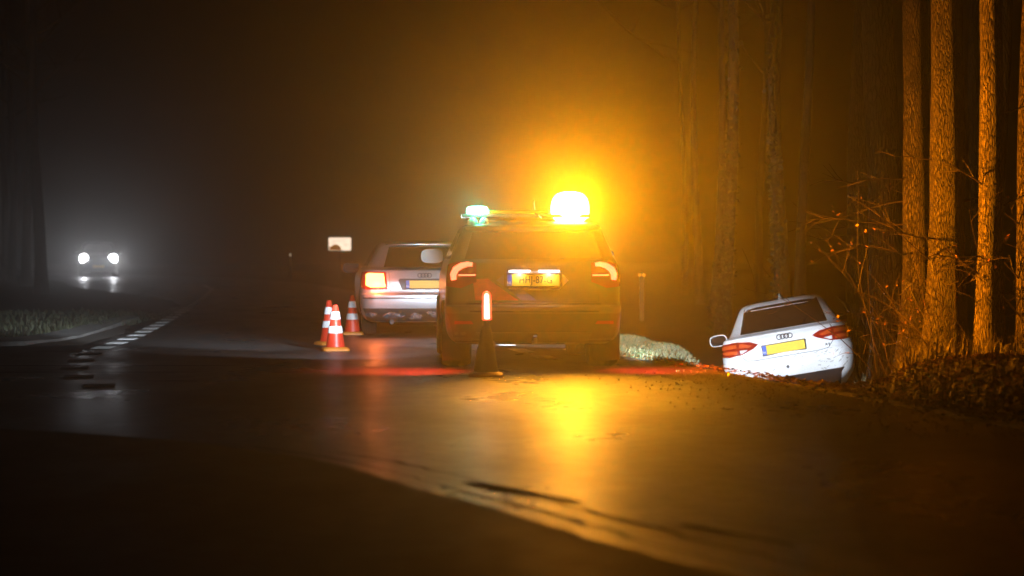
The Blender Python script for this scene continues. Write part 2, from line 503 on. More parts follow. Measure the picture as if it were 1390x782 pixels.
# worn wheel-track ridges along the joint
for k, off in enumerate((0.2, 0.42)):
    rows = [(y, near_x(y) + off + 0.01 * math.sin(y * 1.7 + k * 2), near_x(y) + off + 0.018 + 0.008 * math.sin(y * 2.3 + k) + 0.01 * math.sin(y * 1.7 + k * 2), 2) for y in strip_ys(2 + k, 12.5 - k, 0.15)]
    sheet('tar_seam', rows, M['tar'], zf=lambda x, y: 0.008)
def seam(x0, y0, x1, y1, w, bow=0.03):
    v = []; n = 18
    b = MB()
    for i in range(n + 1):
        t = i / n; x = x0 + (x1 - x0) * t; y = y0 + (y1 - y0) * t + bow * math.sin(t * math.pi)
        ww = w * (0.15 + math.sin(math.pi * t) ** 0.6) * (0.75 + 0.35 * math.sin(7 * t + x0)) * 0.5
        b.v += [(x, y - ww, 0.009), (x, y + ww, 0.009)]
    for i in range(n): b.f.append((2 * i, 2 * i + 2, 2 * i + 3, 2 * i + 1))
    o = b.build('tar_seam', M['tar']); o['kind'] = 'structure'
seam(-0.24, 10.0, 0.31, 9.15, 0.2)
seam(0.66, 8.42, 1.05, 7.75, 0.1)
seam(-5.4, 20.95, -2.7, 20.95, 0.1, 0)
seam(-5.2, 19.75, -2.9, 19.75, 0.09, 0)
seam(-3.4, 18.35, -2.6, 18.3, 0.07, 0)
seam(-5.6, 24.3, -3.3, 24.2, 0.06, 0)

# kerb strip that swings from the main road into the side road
b = MB()
path = [(-14, 24.6), (-10, 25.0), (-7.6, 25.25), (-6.5, 25.5), (-5.95, 25.9), (-5.72, 26.6), (-5.7, 28), (-5.85, 30), (-6.15, 33), (-6.5, 37)]
wid = [0.9, 1.0, 1.1, 1.15, 0.75, 0.5, 0.45, 0.42, 0.35, 0.2]
L_, R_ = [], []
for i, p in enumerate(path):
    a, c = Vector(path[max(i - 1, 0)]), Vector(path[min(i + 1, len(path) - 1)])
    d = (c - a).normalized(); nrm = Vector((-d.y, d.x))
    R_.append(Vector(p)); L_.append(Vector(p) + nrm * wid[i])
for i in range(len(path)):
    b.v += [(R_[i].x, R_[i].y, 0.006), (R_[i].x, R_[i].y, 0.06), (L_[i].x, L_[i].y, 0.085), (L_[i].x, L_[i].y, 0.0)]
for i in range(len(path) - 1):
    for k in range(3): b.f.append((4 * i + k, 4 * i + 4 + k, 4 * i + 5 + k, 4 * i + 1 + k))
o = b.build('kerb', M['kerb'], None, True); o['kind'] = 'structure'

# block markings
def block(name, cx, cy, w, l, ang, m, z=0.008):
    c, s = math.cos(ang), math.sin(ang)
    b = MB()
    pts = []
    for px, py in ((-w / 2, -l / 2), (w / 2, -l / 2), (w / 2, l / 2), (-w / 2, l / 2)):
        x, y = cx + px * c - py * s, cy + px * s + py * c
        pts.append((x, y))
    b.add([(x, y, rise(y) + z) for x, y in pts] + [(x, y, rise(y) + z - 0.003) for x, y in pts],
          [(0, 1, 2, 3), (0, 4, 5, 1), (1, 5, 6, 2), (2, 6, 7, 3), (3, 7, 4, 0)])
    o = b.build(name, m); o['kind'] = 'structure'
    return o
y = 25.4
while y < 47:
    t = math.atan2(interp(LINE, y + 0.4) - interp(LINE, y - 0.4), 0.8)
    block('road_marking', interp(LINE, y), y, 0.22, 0.55, -t, M['mark'])
    y += 1.32 + 0.028 * (y - 25)
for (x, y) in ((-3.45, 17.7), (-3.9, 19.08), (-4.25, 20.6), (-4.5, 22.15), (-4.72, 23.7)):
    block('unlit_road_marking', x, y, 0.26, 0.42, 0.16, M['mark_unlit'])
rows = [(y, interp(LINE, y) - 0.07, interp(LINE, y) + 0.07, 1) for y in strip_ys(47.5, 76, 1.5)]
sheet('edge_line', rows, M['mark'], zf=lambda x, y: rise(y) + 0.008)
for (x, y, w, l) in ((0.11, 24.5, 0.2, 1.0), (0.36, 22.75, 0.2, 0.9), (0.72, 24.5, 0.14, 0.9), (-0.12, 26.5, 0.2, 1.0), (-0.4, 28.6, 0.2, 1.0), (-0.75, 31, 0.2, 1.0), (-1.1, 33.5, 0.2, 1.0)):
    block('road_marking', x, y, w, l, R(8), M['mark'])

# ------------------------------------------------------------------ cars
def mono(xs):
    """monotone cubic tangents for a unit-spaced sequence"""
    n = len(xs); d = [xs[i + 1] - xs[i] for i in range(n - 1)]
    m = [d[0]] + [0 if d[i - 1] * d[i] <= 0 else 2 * d[i - 1] * d[i] / (d[i - 1] + d[i]) for i in range(1, n - 1)] + [d[-1]]
    return m

class Body:
    """a car body lofted from stacked plan outlines; gives points on its skin for lamps, glass, seams and lettering"""
    NR, NC, NS = 7, 8, 30
    def __init__(s, levels, sub=4):
        cols = list(zip(*levels)); tans = [mono(c) for c in cols]
        s.lv = []
        for k in range(len(levels) - 1):
            for j in range(sub):
                t = j / sub
                h = (2 * t**3 - 3 * t**2 + 1, t**3 - 2 * t**2 + t, -2 * t**3 + 3 * t**2, t**3 - t**2)
                s.lv.append([h[0] * c[k] + h[1] * m[k] + h[2] * c[k + 1] + h[3] * m[k + 1] for c, m in zip(cols, tans)])
        s.lv.append(list(levels[-1]))
    def params(s, z):
        lv = s.lv
        if z <= lv[0][0]: return lv[0]
        for a, b in zip(lv, lv[1:]):
            if z <= b[0]:
                t = (z - a[0]) / max(1e-9, b[0] - a[0])
                return [p + (q - p) * t for p, q in zip(a, b)]
        return lv[-1]
    def half(s, p):
        z, w, yr, yf, rr, rf, br, bf = p
        rr = min(rr, w * 0.95); rf = min(rf, w * 0.95)
        pts = []
        for i in range(s.NR):
            x = (w - rr) * i / s.NR
            pts.append((x, yr + br * (x / w) ** 2))
        y0 = yr + br * ((w - rr) / w) ** 2
        for i in range(s.NC):
            a = math.pi / 2 * i / s.NC
            pts.append((w - rr + rr * math.sin(a), y0 + rr * (1 - math.cos(a))))
        ya = y0 + rr
        y1 = yf - bf * ((w - rf) / w) ** 2; yb = y1 - rf
        if yb < ya: ya = yb = (ya + yb) / 2
        for i in range(s.NS):
            pts.append((w, ya + (yb - ya) * i / s.NS))
        for i in range(s.NC):
            a = math.pi / 2 * i / s.NC
            pts.append((w - rf + rf * math.cos(a), yb + rf * math.sin(a)))
        for i in range(s.NR + 1):
            x = (w - rf) * (1 - i / s.NR)
            pts.append((x, yf - bf * (x / w) ** 2))
        return pts
    def mesh(s):
        rings = []
        for p in s.lv:
            h = s.half(p)
            rings.append([(x, y, p[0]) for x, y in h] + [(-x, y, p[0]) for x, y in reversed(h[1:-1])])
        return MB().rings(rings)
    def pt(s, sv, z, front=False):
        h = s.half(s.params(z))
        if front: h = list(reversed(h))
        sg = 1 if sv >= 0 else -1; r = abs(sv)
        for (a, b) in zip(h, h[1:]):
            d = math.hypot(b[0] - a[0], b[1] - a[1])
            if r <= d or (a, b) == (h[-2], h[-1]):
                t = r / d if d else 0
                return Vector((sg * (a[0] + (b[0] - a[0]) * t), a[1] + (b[1] - a[1]) * t, z))
            r -= d
        return Vector((sg * h[-1][0], h[-1][1], z))
    def side(s, yv, z, sg):
        h = s.half(s.params(z))
        for a, b in zip(h[s.NR:], h[s.NR + 1:]):
            if a[1] <= yv <= b[1]:
                t = (yv - a[1]) / max(1e-9, b[1] - a[1])
                return Vector((sg * (a[0] + (b[0] - a[0]) * t), yv, z))
        q = min(h, key=lambda p: abs(p[1] - yv))
        return Vector((sg * q[0], q[1], z))

def poly_span(poly, u):
    zs = []
    for (a, b) in zip(poly, poly[1:] + poly[:1]):
        if a[0] == b[0]: continue
        lo, hi = (a, b) if a[0] < b[0] else (b, a)
        if lo[0] - 1e-9 <= u <= hi[0] + 1e-9:
            zs.append(lo[1] + (hi[1] - lo[1]) * (u - lo[0]) / (hi[0] - lo[0]))
    return (min(zs), max(zs)) if zs else None

def patch(f, poly, off=0.004, depth=0.012, nu=14, nv=5):
    """a solid patch of the given (u,z) outline lying on the skin f(u,z)"""
    us = sorted(p[0] for p in poly)
    u0, u1 = us[0], us[-1]
    eps = (u1 - u0) * 1e-4
    cols = sorted(set([u0 + eps + (u1 - u0 - 2 * eps) * i / nu for i in range(nu + 1)] + [min(max(p[0], u0 + eps), u1 - eps) for p in poly]))
    outer, inner = [], []
    for u in cols:
        z0, z1 = poly_span(poly, u)
        co, ci = [], []
        for j in range(nv + 1):
            z = z0 + (z1 - z0) * j / nv
            p = f(u, z); du = f(u + 0.004, z) - f(u - 0.004, z); dz = f(u, z + 0.004) - f(u, z - 0.004)
            n = du.cross(dz)
            n = n.normalized() if n.length > 1e-9 else Vector((0, -1, 0))
            co.append((p, n)); ci.append((p, n))
        outer.append(co); inner.append(ci)
    # make the normals point out of the body
    c = Vector((0, 2.2, 0.6))
    mid = outer[len(outer) // 2][nv // 2]
    sg = 1 if (mid[0] - c).dot(mid[1]) > 0 else -1
    b = MB(); H = nv + 1; n = len(cols)
    b.v = [tuple(p + nn * sg * off) for co in outer for p, nn in co] + [tuple(p + nn * sg * (off - depth)) for co in inner for p, nn in co]
    N = n * H
    for i in range(n - 1):
        for j in range(nv):
            a = i * H + j
            q = (a, a + H, a + H + 1, a + 1)
            b.f.append(q if sg > 0 else tuple(reversed(q)))
    rim = [i * H for i in range(n)] + [(n - 1) * H + j for j in range(1, H)] + [i * H + nv for i in reversed(range(n - 1))] + [j for j in reversed(range(1, nv))]
    for a, c2 in zip(rim, rim[1:] + rim[:1]):
        q = (a + N, c2 + N, c2, a)
        b.f.append(q if sg > 0 else tuple(reversed(q)))
    return b

def mirror_poly(p): return [(-u, z) for u, z in p]

def wheel(parent, x, y, r, w, sg):
    b = MB()
    prof = [(r * 0.62, -w / 2), (r * 0.93, -w / 2), (r, -w * 0.36), (r, w * 0.36), (r * 0.93, w / 2), (r * 0.62, w / 2)]
    o = bpy.data.objects.new('wheel', None); COL.objects.link(o); o.parent = parent; o.location = (x, y, r)
    b.lathe(prof, 'x', n=28)
    for k in range(4):   # tread grooves stand as thin ribs
        b.lathe([(r * 1.004, -w * 0.3 + k * w * 0.17), (r * 1.012, -w * 0.28 + k * w * 0.17), (r * 1.012, -w * 0.19 + k * w * 0.17), (r * 1.004, -w * 0.17 + k * w * 0.17)], 'x', n=28)
    b.build('tyre', M['rubber'], o, True)
    b = MB().lathe([(r * 0.62, w * 0.3), (r * 0.6, w * 0.44), (r * 0.54, w * 0.38), (r * 0.2, w * 0.30), (r * 0.12, w * 0.40), (r * 0.02, w * 0.41)], 'x', n=28)
    for k in range(5):
        a = 2 * math.pi * k / 5
        p0, p1 = Vector((w * 0.42, math.cos(a) * r * 0.1, math.sin(a) * r * 0.1)), Vector((w * 0.44, math.cos(a) * r * 0.57, math.sin(a) * r * 0.57))
        b.tube([p0, p1], r * 0.06, 6)
    if sg < 0: b.v = [(-p[0], p[1], p[2]) for p in b.v]; b.f = [tuple(reversed(f)) for f in b.f]
    b.build('rim', M['rim'], o, True)

def car_body(root, body, paint, wheels, rad, x_in=0.5):
    o = body.mesh().build('body', paint, root, True)
    cut = MB()
    for wy in wheels:
        for sg in (-1, 1):
            x0, x1 = (x_in, 1.4) if sg > 0 else (-1.4, -x_in)
            cut.lathe([(rad, x0), (rad, x1)], 'x', (0, wy, rad * 0.86), 32)
    c = cut.build('cutter', M['plastic'], root)
    md = o.modifiers.new('arch', 'BOOLEAN'); md.operation = 'DIFFERENCE'; md.object = c; md.solver = 'EXACT'
    try: md.material_mode = 'TRANSFER'
    except Exception: pass
    bpy.context.view_layer.update()
    me = bpy.data.meshes.new_from_object(o.evaluated_get(bpy.context.evaluated_depsgraph_get()))
    o.modifiers.clear(); o.data = me
    me.polygons.foreach_set('use_smooth', [True] * len(me.polygons))
    try: me.set_sharp_from_angle(angle=R(32))
    except Exception: pass
    bpy.data.objects.remove(c)
    return o

def side_glass(root, body, panes):
    for poly in panes:
        for sg in (-1, 1):
            patch(lambda u, z: body.side(u, z, sg), poly, 0.003, 0.01, 12, 4).build('side_window', M['glass'], root, True)

def door_mirror(root, x, y, z, m, sg, gm='glass'):
    o = bpy.data.objects.new('door_mirror', None); COL.objects.link(o); o.parent = root; o.location = (sg * x, y, z)
    b = MB(); rings = []
    for t, sc in ((-0.09, 0.25), (-0.075, 0.72), (-0.03, 0.97), (0.03, 1.0), (0.055, 0.96)):
        rings.append([(sg * 0.02 + 0.125 * sc * (abs(math.cos(a)) ** 0.6) * (1 if math.cos(a) > 0 else -1), -t, 0.08 * sc * (abs(math.sin(a)) ** 0.7) * (1 if math.sin(a) > 0 else -1)) for a in [2 * math.pi * k / 20 for k in range(20)]])
    b.rings(rings).build('housing', m, o, True)
    b = MB(); rings = []
    for t, sc in ((0.056, 0.86), (0.060, 0.86)):
        rings.append([(sg * 0.02 + 0.125 * sc * (abs(math.cos(a)) ** 0.6) * (1 if math.cos(a) > 0 else -1), -t, 0.08 * sc * (abs(math.sin(a)) ** 0.7) * (1 if math.sin(a) > 0 else -1)) for a in [2 * math.pi * k / 20 for k in range(20)]])
    b.rings(rings).build('mirror_glass', M[gm], o, True)
    MB().tube([(-sg * 0.09, 0, -0.04), (-sg * 0.2, 0.02, -0.06)], [0.025, 0.03], 8).build('mirror_arm', m, o, True)

def plate(root, x, y, z, pitch, text=None, w=0.52, h=0.11):
    """licence plate facing -y, with blue country band"""
    o = bpy.data.objects.new('licence_plate', None); COL.objects.link(o); o.parent = root
    o.location = (x, y, z); o.rotation_euler = (pitch, 0, 0)
    MB().box(-w / 2 - 0.012, w / 2 + 0.012, 0.003, 0.014, -h / 2 - 0.014, h / 2 + 0.012).build('plate_frame', M['plastic'], o, bevel=0.003)
    MB().box(-w / 2 + 0.047, w / 2, -0.003, 0.002, -h / 2, h / 2).build('plate_face', M['plate_yellow'], o)
    MB().box(-w / 2, -w / 2 + 0.045, -0.003, 0.002, -h / 2, h / 2).build('country_band', M['plate_blue'], o)
    text_part('plate_lettering', 'NL', 0.036, M['white_ink'], o, (-w / 2 + 0.022, -0.0045, -0.026), (R(90), 0, 0), 0.001)
    if text:
        text_part('plate_lettering', text, 0.098, M['ink'], o, (0.022, -0.0045, 0.0), (R(90), 0, 0), 0.001, 0.80)
    return o

def rings_emblem(root, f, z, r=0.036):
    b = MB()
    for k in range(4):
        cx = (k - 1.5) * r * 1.42
        pts = []
        for i in range(21):
            a = 2 * math.pi * i / 20
            p = f(cx + r * math.cos(a), z + r * 0.95 * math.sin(a))
            pts.append(p + Vector((0, -0.006 - 0.003 * (k % 2), 0)))
        b.tube(pts, 0.0055, 6, False)
    b.build('ring_emblem', M['emblem'], root, True)

def seam_line(root, f, pts, w=0.006):
    b = MB()
    for (u0, z0), (u1, z1) in zip(pts, pts[1:]):
        n = 6; prev = None
        for i in range(n + 1):
            u, z = u0 + (u1 - u0) * i / n, z0 + (z1 - z0) * i / n
            q = f(u, z)
            if prev is not None: b.tube([prev, q], w * 0.5, 5)
            prev = q
    return b.build('panel_seam', M['plastic'], root, True)

# ---- silver car in front ------------------------------------------------------------
def build_silver(loc, rot):
    L = 4.5
    root = thing('saloon_car', 'silver four door saloon with lit left tail lamp stopped beside the traffic cones', 'car', loc, rot)
    lv = [(0.19, 0.74, 0.20, L - 0.25, 0.25, 0.3, 0.05, 0.1), (0.25, 0.82, 0.09, L - 0.12, 0.25, 0.35, 0.06, 0.12), (0.36, 0.86, 0.02, L - 0.03, 0.22, 0.4, 0.07, 0.14),
          (0.50, 0.875, 0.0, L, 0.2, 0.4, 0.07, 0.15), (0.565, 0.875, 0.0, L - 0.01, 0.2, 0.4, 0.07, 0.15), (0.585, 0.872, 0.035, L - 0.02, 0.18, 0.4, 0.05, 0.15),
          (0.60, 0.87, 0.055, L - 0.03, 0.15, 0.4, 0.05, 0.15), (0.74, 0.868, 0.06, L - 0.10, 0.13, 0.38, 0.05, 0.15), (0.86, 0.85, 0.09, L - 0.35, 0.13, 0.35, 0.06, 0.15),
          (0.905, 0.83, 0.115, L - 0.75, 0.14, 0.32, 0.06, 0.15), (0.925, 0.80, 0.20, L - 1.15, 0.14, 0.3, 0.06, 0.15), (0.945, 0.775, 0.52, L - 1.3, 0.14, 0.3, 0.06, 0.18),
          (1.22, 0.625, 1.06, L - 1.95, 0.14, 0.2, 0.05, 0.15), (1.28, 0.575, 1.22, L - 2.1, 0.15, 0.2, 0.05, 0.15), (1.315, 0.45, 1.45, L - 2.4, 0.2, 0.2, 0.05, 0.1), (1.33, 0.05, 1.9, L - 2.6, 0.04, 0.04, 0.0, 0.0)]
    B = Body(lv)
    car_body(root, B, M['silver_paint'], (0.93, L - 0.85), 0.35)
    f = lambda u, z: B.pt(u, z)
    for wy in (0.93, L - 0.85):
        for sg in (-1, 1): wheel(root, sg * 0.74, wy, 0.31, 0.2, sg)
    patch(f, [(-0.54, 0.95), (-0.45, 1.225), (0.45, 1.225), (0.54, 0.95)], 0.003, 0.012, 16, 6).build('rear_window', M['glass'], root, True)
    side_glass(root, B, [[(0.95, 0.955), (1.15, 1.12), (1.45, 1.225), (1.95, 1.235), (1.95, 0.955)], [(2.0, 0.955), (2.0, 1.235), (2.55, 1.22), (3.05, 0.955)]])
    patch(lambda u, z: B.pt(u, z, True), [(-0.6, 0.955), (-0.48, 1.22), (0.48, 1.22), (0.6, 0.955)], 0.003, 0.012, 16, 6).build('windscreen', M['glass'], root, True)
    # tail lamps
    for sg in (-1, 1):
        P = [(0.50, 0.645), (0.53, 0.875), (0.80, 0.885), (0.93, 0.87), (0.93, 0.69), (0.80, 0.64)]
        Q = [(0.535, 0.675), (0.56, 0.855), (0.76, 0.862), (0.80, 0.84), (0.80, 0.70), (0.74, 0.67)]
        if sg < 0: P, Q = mirror_poly(P), mirror_poly(Q)
        h = patch(f, P, 0.012, 0.03).build('tail_lamp', M['lens_red'], root, True)
        patch(f, Q, 0.018, 0.02).build('lamp_lens', M['indicator_glow'] if sg < 0 else M['lens_orange'], h, True)
    lamp('tail_lamp_light', 'POINT', 24, (1.0, 0.16, 0.03), (-0.68, -0.1, 0.74), root, radius=0.06)
    # plate in its recess, trim, bumper
    patch(f, [(-0.36, 0.765), (-0.34, 0.79), (0.34, 0.79), (0.36, 0.765), (0.31, 0.635), (-0.31, 0.635)], 0.004, 0.02).build('plate_recess', M['bumper_dark'], root, True)
    plate(root, 0, B.pt(0, 0.71).y - 0.022, 0.712, R(-4), None, 0.51, 0.105)
    rings_emblem(root, f, 0.835, 0.03)
    text_part('model_badge', 'A4', 0.06, M['emblem'], root, (-0.42, B.pt(-0.42, 0.68).y - 0.006, 0.685), (R(90), 0, 0), 0.003)
    seam_line(root, f, [(-0.49, 0.90), (-0.47, 0.62), (0.47, 0.62), (0.49, 0.90)])
    patch(f, [(-0.86, 0.515), (-0.86, 0.535), (0.86, 0.535), (0.86, 0.515)], 0.012, 0.02, 24, 2).build('bumper_strip', M['bumper_dark'], root, True)
    patch(f, [(-0.84, 0.21), (-0.88, 0.385), (0.88, 0.385), (0.84, 0.21)], 0.006, 0.02, 24, 5).build('bumper_skirt', M['bumper_dark'], root, True)
    # reflections of the lit road in the lower bumper, drawn as pale patches
    rnd = random.Random(5)
    for (u0, u1, z0, z1) in ((-0.58, -0.26, 0.255, 0.335), (-0.22, -0.02, 0.235, 0.33), (0.08, 0.44, 0.26, 0.36), (0.02, 0.2, 0.3, 0.35), (-0.86, -0.66, 0.27, 0.34)):
        P = [(u0, z0 + 0.03), (u0 + (u1 - u0) * 0.3, z1), (u0 + (u1 - u0) * 0.75, z1 - 0.02), (u1, z0 + 0.035), (u0 + (u1 - u0) * 0.7, z0), (u0 + (u1 - u0) * 0.2, z0 + 0.008)]
        b = patch(f, P, 0.015, 0.012, 8, 4)
        b.v = [(x, y + rnd.uniform(-0.012, 0.012), z + rnd.uniform(-0.006, 0.006)) for x, y, z in b.v]
        o = b.build('bumper_reflection', M['road_sheen'], root, True)
        o['label'] = 'pale reflection of the lit road drawn on the lower bumper'
    for sg in (-1, 1): door_mirror(root, 0.93, 2.95, 0.93, M['bumper_dark'], sg)
    MB().tube([B.pt(u, 1.262) + Vector((0, -0.004, 0.004)) for u in [-0.5 + i * 0.1 for i in range(11)]], 0.008, 6).build('roof_trim', M['chrome'], root, True)
    MB().lathe([(0.03, -0.02), (0.034, -0.02), (0.034, 0.12), (0.03, 0.12)], 'y', (-0.45, 0.06, 0.2), 14).build('exhaust_pipe', M['plastic'], root, True)
    return root

# ---- recovery / police car ------------------------------------------------------------
def build_patrol(loc, rot):
    L = 4.35
    root = thing('patrol_car', 'dark silhouetted patrol car with amber and green roof lights and lettered yellow plate', 'car', loc, rot)
    lv = [(0.24, 0.72, 0.18, L - 0.25, 0.25, 0.3, 0.05, 0.1), (0.29, 0.79, 0.07, L - 0.12, 0.22, 0.35, 0.05, 0.12), (0.38, 0.83, 0.01, L - 0.03, 0.2, 0.4, 0.06, 0.14),
          (0.56, 0.845, 0.0, L, 0.18, 0.4, 0.06, 0.15), (0.605, 0.845, 0.005, L, 0.18, 0.4, 0.06, 0.15), (0.625, 0.84, 0.05, L - 0.01, 0.16, 0.4, 0.05, 0.15),
          (0.66, 0.84, 0.07, L - 0.02, 0.15, 0.4, 0.05, 0.15), (0.85, 0.838, 0.08, L - 0.2, 0.14, 0.38, 0.05, 0.15), (0.98, 0.82, 0.10, L - 0.8, 0.14, 0.35, 0.05, 0.15),
          (1.03, 0.81, 0.115, L - 1.0, 0.14, 0.32, 0.05, 0.15), (1.05, 0.80, 0.13, L - 1.1, 0.14, 0.3, 0.05, 0.15), (1.33, 0.68, 0.24, L - 1.85, 0.14, 0.25, 0.04, 0.15),
          (1.37, 0.66, 0.20, L - 1.95, 0.12, 0.2, 0.03, 0.15), (1.395, 0.63, 0.22, L - 2.1, 0.15, 0.2, 0.03, 0.15), (1.425, 0.5, 0.45, L - 2.3, 0.2, 0.2, 0.03, 0.1), (1.44, 0.05, 1.5, L - 2.6, 0.04, 0.04, 0, 0)]
    B = Body(lv)
    car_body(root, B, M['police_paint'], (0.9, L - 0.85), 0.37)
    f = lambda u, z: B.pt(u, z)
    for wy in (0.9, L - 0.85):
        for sg in (-1, 1): wheel(root, sg * 0.725, wy, 0.335, 0.29, sg)
    patch(f, [(-0.66, 1.06), (-0.58, 1.315), (0.58, 1.315), (0.66, 1.06)], 0.003, 0.012, 16, 6).build('rear_window', M['glass'], root, True)
    side_glass(root, B, [[(0.35, 1.06), (0.5, 1.31), (1.15, 1.32), (1.15, 1.06)], [(1.2, 1.06), (1.2, 1.325), (1.95, 1.325), (1.95, 1.06)], [(2.0, 1.06), (2.0, 1.325), (2.4, 1.31), (3.0, 1.06)]])
    patch(lambda u, z: B.pt(u, z, True), [(-0.62, 1.06), (-0.52, 1.32), (0.52, 1.32), (0.62, 1.06)], 0.003, 0.012, 16, 6).build('windscreen', M['glass'], root, True)
    for sg in (-1, 1):
        mf = (lambda p: p) if sg > 0 else mirror_poly
        h = patch(f, mf([(0.55, 0.84), (0.55, 1.02), (0.72, 1.03), (0.86, 1.0), (0.86, 0.80), (0.70, 0.78)]), 0.010, 0.03).build('tail_lamp', M['lens_red'], root, True)
        # lit C shaped light guide: top bar curving down the outer edge
        arc = [(0.585, 1.005), (0.63, 1.01), (0.69, 0.995), (0.745, 0.96), (0.77, 0.91), (0.765, 0.86)]
        pts = [f(sg * u, z) + Vector((sg * 0.004, -0.018, 0)) for u, z in arc]
        MB().tube(pts, [0.018, 0.022, 0.028, 0.032, 0.032, 0.026], 8).build('light_guide', M['tail_glow'], h, True)
        MB().tube([f(sg * 0.56, 0.905) + Vector((0, -0.014, 0)), f(sg * 0.72, 0.905) + Vector((0, -0.014, 0))], 0.007, 6).build('light_guide', M['tail_glow'], h, True)
        lamp('tail_lamp_light', 'SPOT', P_TAIL, (1.0, 0.04, 0.015), (sg * 0.95, -0.05, 0.86), root, target=(sg * 1.2, -0.02, 0), size=95, blend=1.0, radius=0.05)
        door_mirror(root, 0.91, 3.0, 1.09, M['plastic'], sg, 'mirror_grey')
    # number plate panel: deep recess, frame, lit from two lamps above
    patch(f, [(-0.33, 0.855), (-0.24, 0.945), (0.24, 0.945), (0.33, 0.855), (0.24, 0.765), (-0.24, 0.765)], 0.004, 0.02, 20, 5).build('plate_panel', M['white_ink'], root, True)
    py = B.pt(0, 0.86).y
    MB().box(-0.29, 0.27, py - 0.018, py - 0.005, 0.785, 0.925).build('plate_surround', M['plastic'], root, bevel=0.004)
    plate(root, -0.01, py - 0.034, 0.857, R(-3), 'HHJ-87-G', 0.50, 0.108)
    MB().box(-0.05, 0.05, py - 0.05, py - 0.03, 0.792, 0.802).build('tailgate_handle', M['chrome'], root, bevel=0.003)
    for x in (-0.14, 0.14):
        MB().box(x - 0.1, x + 0.1, py - 0.045, py - 0.004, 0.938, 0.952).build('plate_lamp', M['plate_lamp'], root, bevel=0.004)
        lamp('plate_lamp_light', 'SPOT', 2.6, (0.80, 0.80, 1.0), (x, py - 0.075, 0.935), root, target=(x * 1.05, py - 0.02, 0.80), size=150, blend=0.8, radius=0.02)
    # livery: slanting red and blue bands either side of the plate
    patch(f, [(-0.56, 0.665), (-0.585, 0.87), (-0.44, 0.87), (-0.15, 0.665)], 0.003, 0.008, 14, 4).build('livery_stripe', M['red_stripe'], root, True)['label'] = 'red slanting reflective band'
    patch(f, [(-0.36, 0.855), (-0.25, 0.94), (-0.245, 0.77), (-0.10, 0.765), (0.02, 0.665), (-0.12, 0.665)], 0.0055, 0.008, 14, 4).build('livery_stripe', M['blue_stripe'], root, True)['label'] = 'blue slanting reflective band'
    seam_line(root, f, [(-0.60, 1.0), (-0.62, 0.655), (0.62, 0.655), (0.60, 1.0)])
    MB().tube([f(u, 0.63) + Vector((0, -0.012, 0)) for u in [-0.64 + i * 0.08 for i in range(17)]], 0.010, 8).build('bumper_trim', M['chrome'], root, True)
    MB().tube([f(u, 0.56) + Vector((0, -0.006, 0)) for u in [-0.62 + i * 0.0775 for i in range(17)]], 0.007, 8).build('bumper_trim', M['chrome'], root, True)
    patch(f, [(-0.80, 0.27), (-0.86, 0.54), (0.86, 0.54), (0.80, 0.27)], 0.006, 0.02, 24, 5).build('rear_bumper', M['plastic'], root, True)
    for sg in (-1, 1):
        MB().box(sg * 0.735 - 0.13, sg * 0.735 + 0.13, 0.53, 0.545, 0.07, 0.32).build('mud_flap', M['rubber'], root)
    MB().lathe([(0.03, -0.02), (0.035, -0.02), (0.035, 0.14), (0.03, 0.14)], 'y', (-0.4, 0.10, 0.25), 14).build('exhaust_pipe', M['steel'], root, True)
    for sg in (-1, 1):
        P = [(0.58, 0.44), (0.60, 0.47), (0.76, 0.47), (0.76, 0.44)]
        patch(f, P if sg > 0 else mirror_poly(P), 0.012, 0.012, 6, 2).build('bumper_reflector', M['lens_red'], root, True)
    patch(f, [(-0.5, 0.28), (-0.56, 0.36), (0.56, 0.36), (0.5, 0.28)], 0.012, 0.012, 14, 3).build('bumper_valance', M['bumper_dark'], root, True)
    MB().tube([(0, 0.12, 0.27), (0, -0.06, 0.27), (0, -0.09, 0.33)], 0.022, 10).build('tow_bar', M['steel'], root, True)
    # roof light bar near the back edge of the roof
    y0 = 0.42
    bar = bpy.data.objects.new('light_bar', None); COL.objects.link(bar); bar.parent = root; bar.location = (-0.06, y0, 1.43)
    bb = MB().box(-0.62, 0.62, -0.11, 0.11, 0.03, 0.062); bb.box(-0.45, -0.38, -0.06, 0.06, -0.04, 0.03); bb.box(0.38, 0.45, -0.06, 0.06, -0.04, 0.03)
    bb.build('bar_housing', M['steel'], bar, bevel=0.008)
    MB().box(-0.36, 0.22, -0.09, 0.09, 0.065, 0.10).build('bar_cover', M['amber_dome'], bar, bevel=0.012)
    # glowing end domes, the amber one swollen to stand for its bloom
    rings = []
    for h, sc in ((-0.02, 0.6), (0.02, 0.86), (0.075, 1.0), (0.15, 1.0), (0.215, 0.9), (0.26, 0.68), (0.28, 0.3)):
        rings.append([(0.43 + 0.185 * sc * math.copysign(abs(math.cos(a)) ** 0.7, math.cos(a)), 0.125 * sc * math.copysign(abs(math.sin(a)) ** 0.7, math.sin(a)), h) for a in [2 * math.pi * k / 24 for k in range(24)]])
    MB().rings(rings).build('amber_beacon', M['beacon_glow'], bar, True)
    rings = []
    for h, sc in ((0.062, 0.9), (0.07, 1.0), (0.11, 1.0), (0.13, 0.9), (0.14, 0.5)):
        rings.append([(-0.47 + 0.105 * sc * math.copysign(abs(math.cos(a)) ** 0.7, math.cos(a)), 0.09 * sc * math.copysign(abs(math.sin(a)) ** 0.7, math.sin(a)), h) for a in [2 * math.pi * k / 24 for k in range(24)]])
    MB().rings(rings).build('green_beacon', M['green_glow'], bar, True)
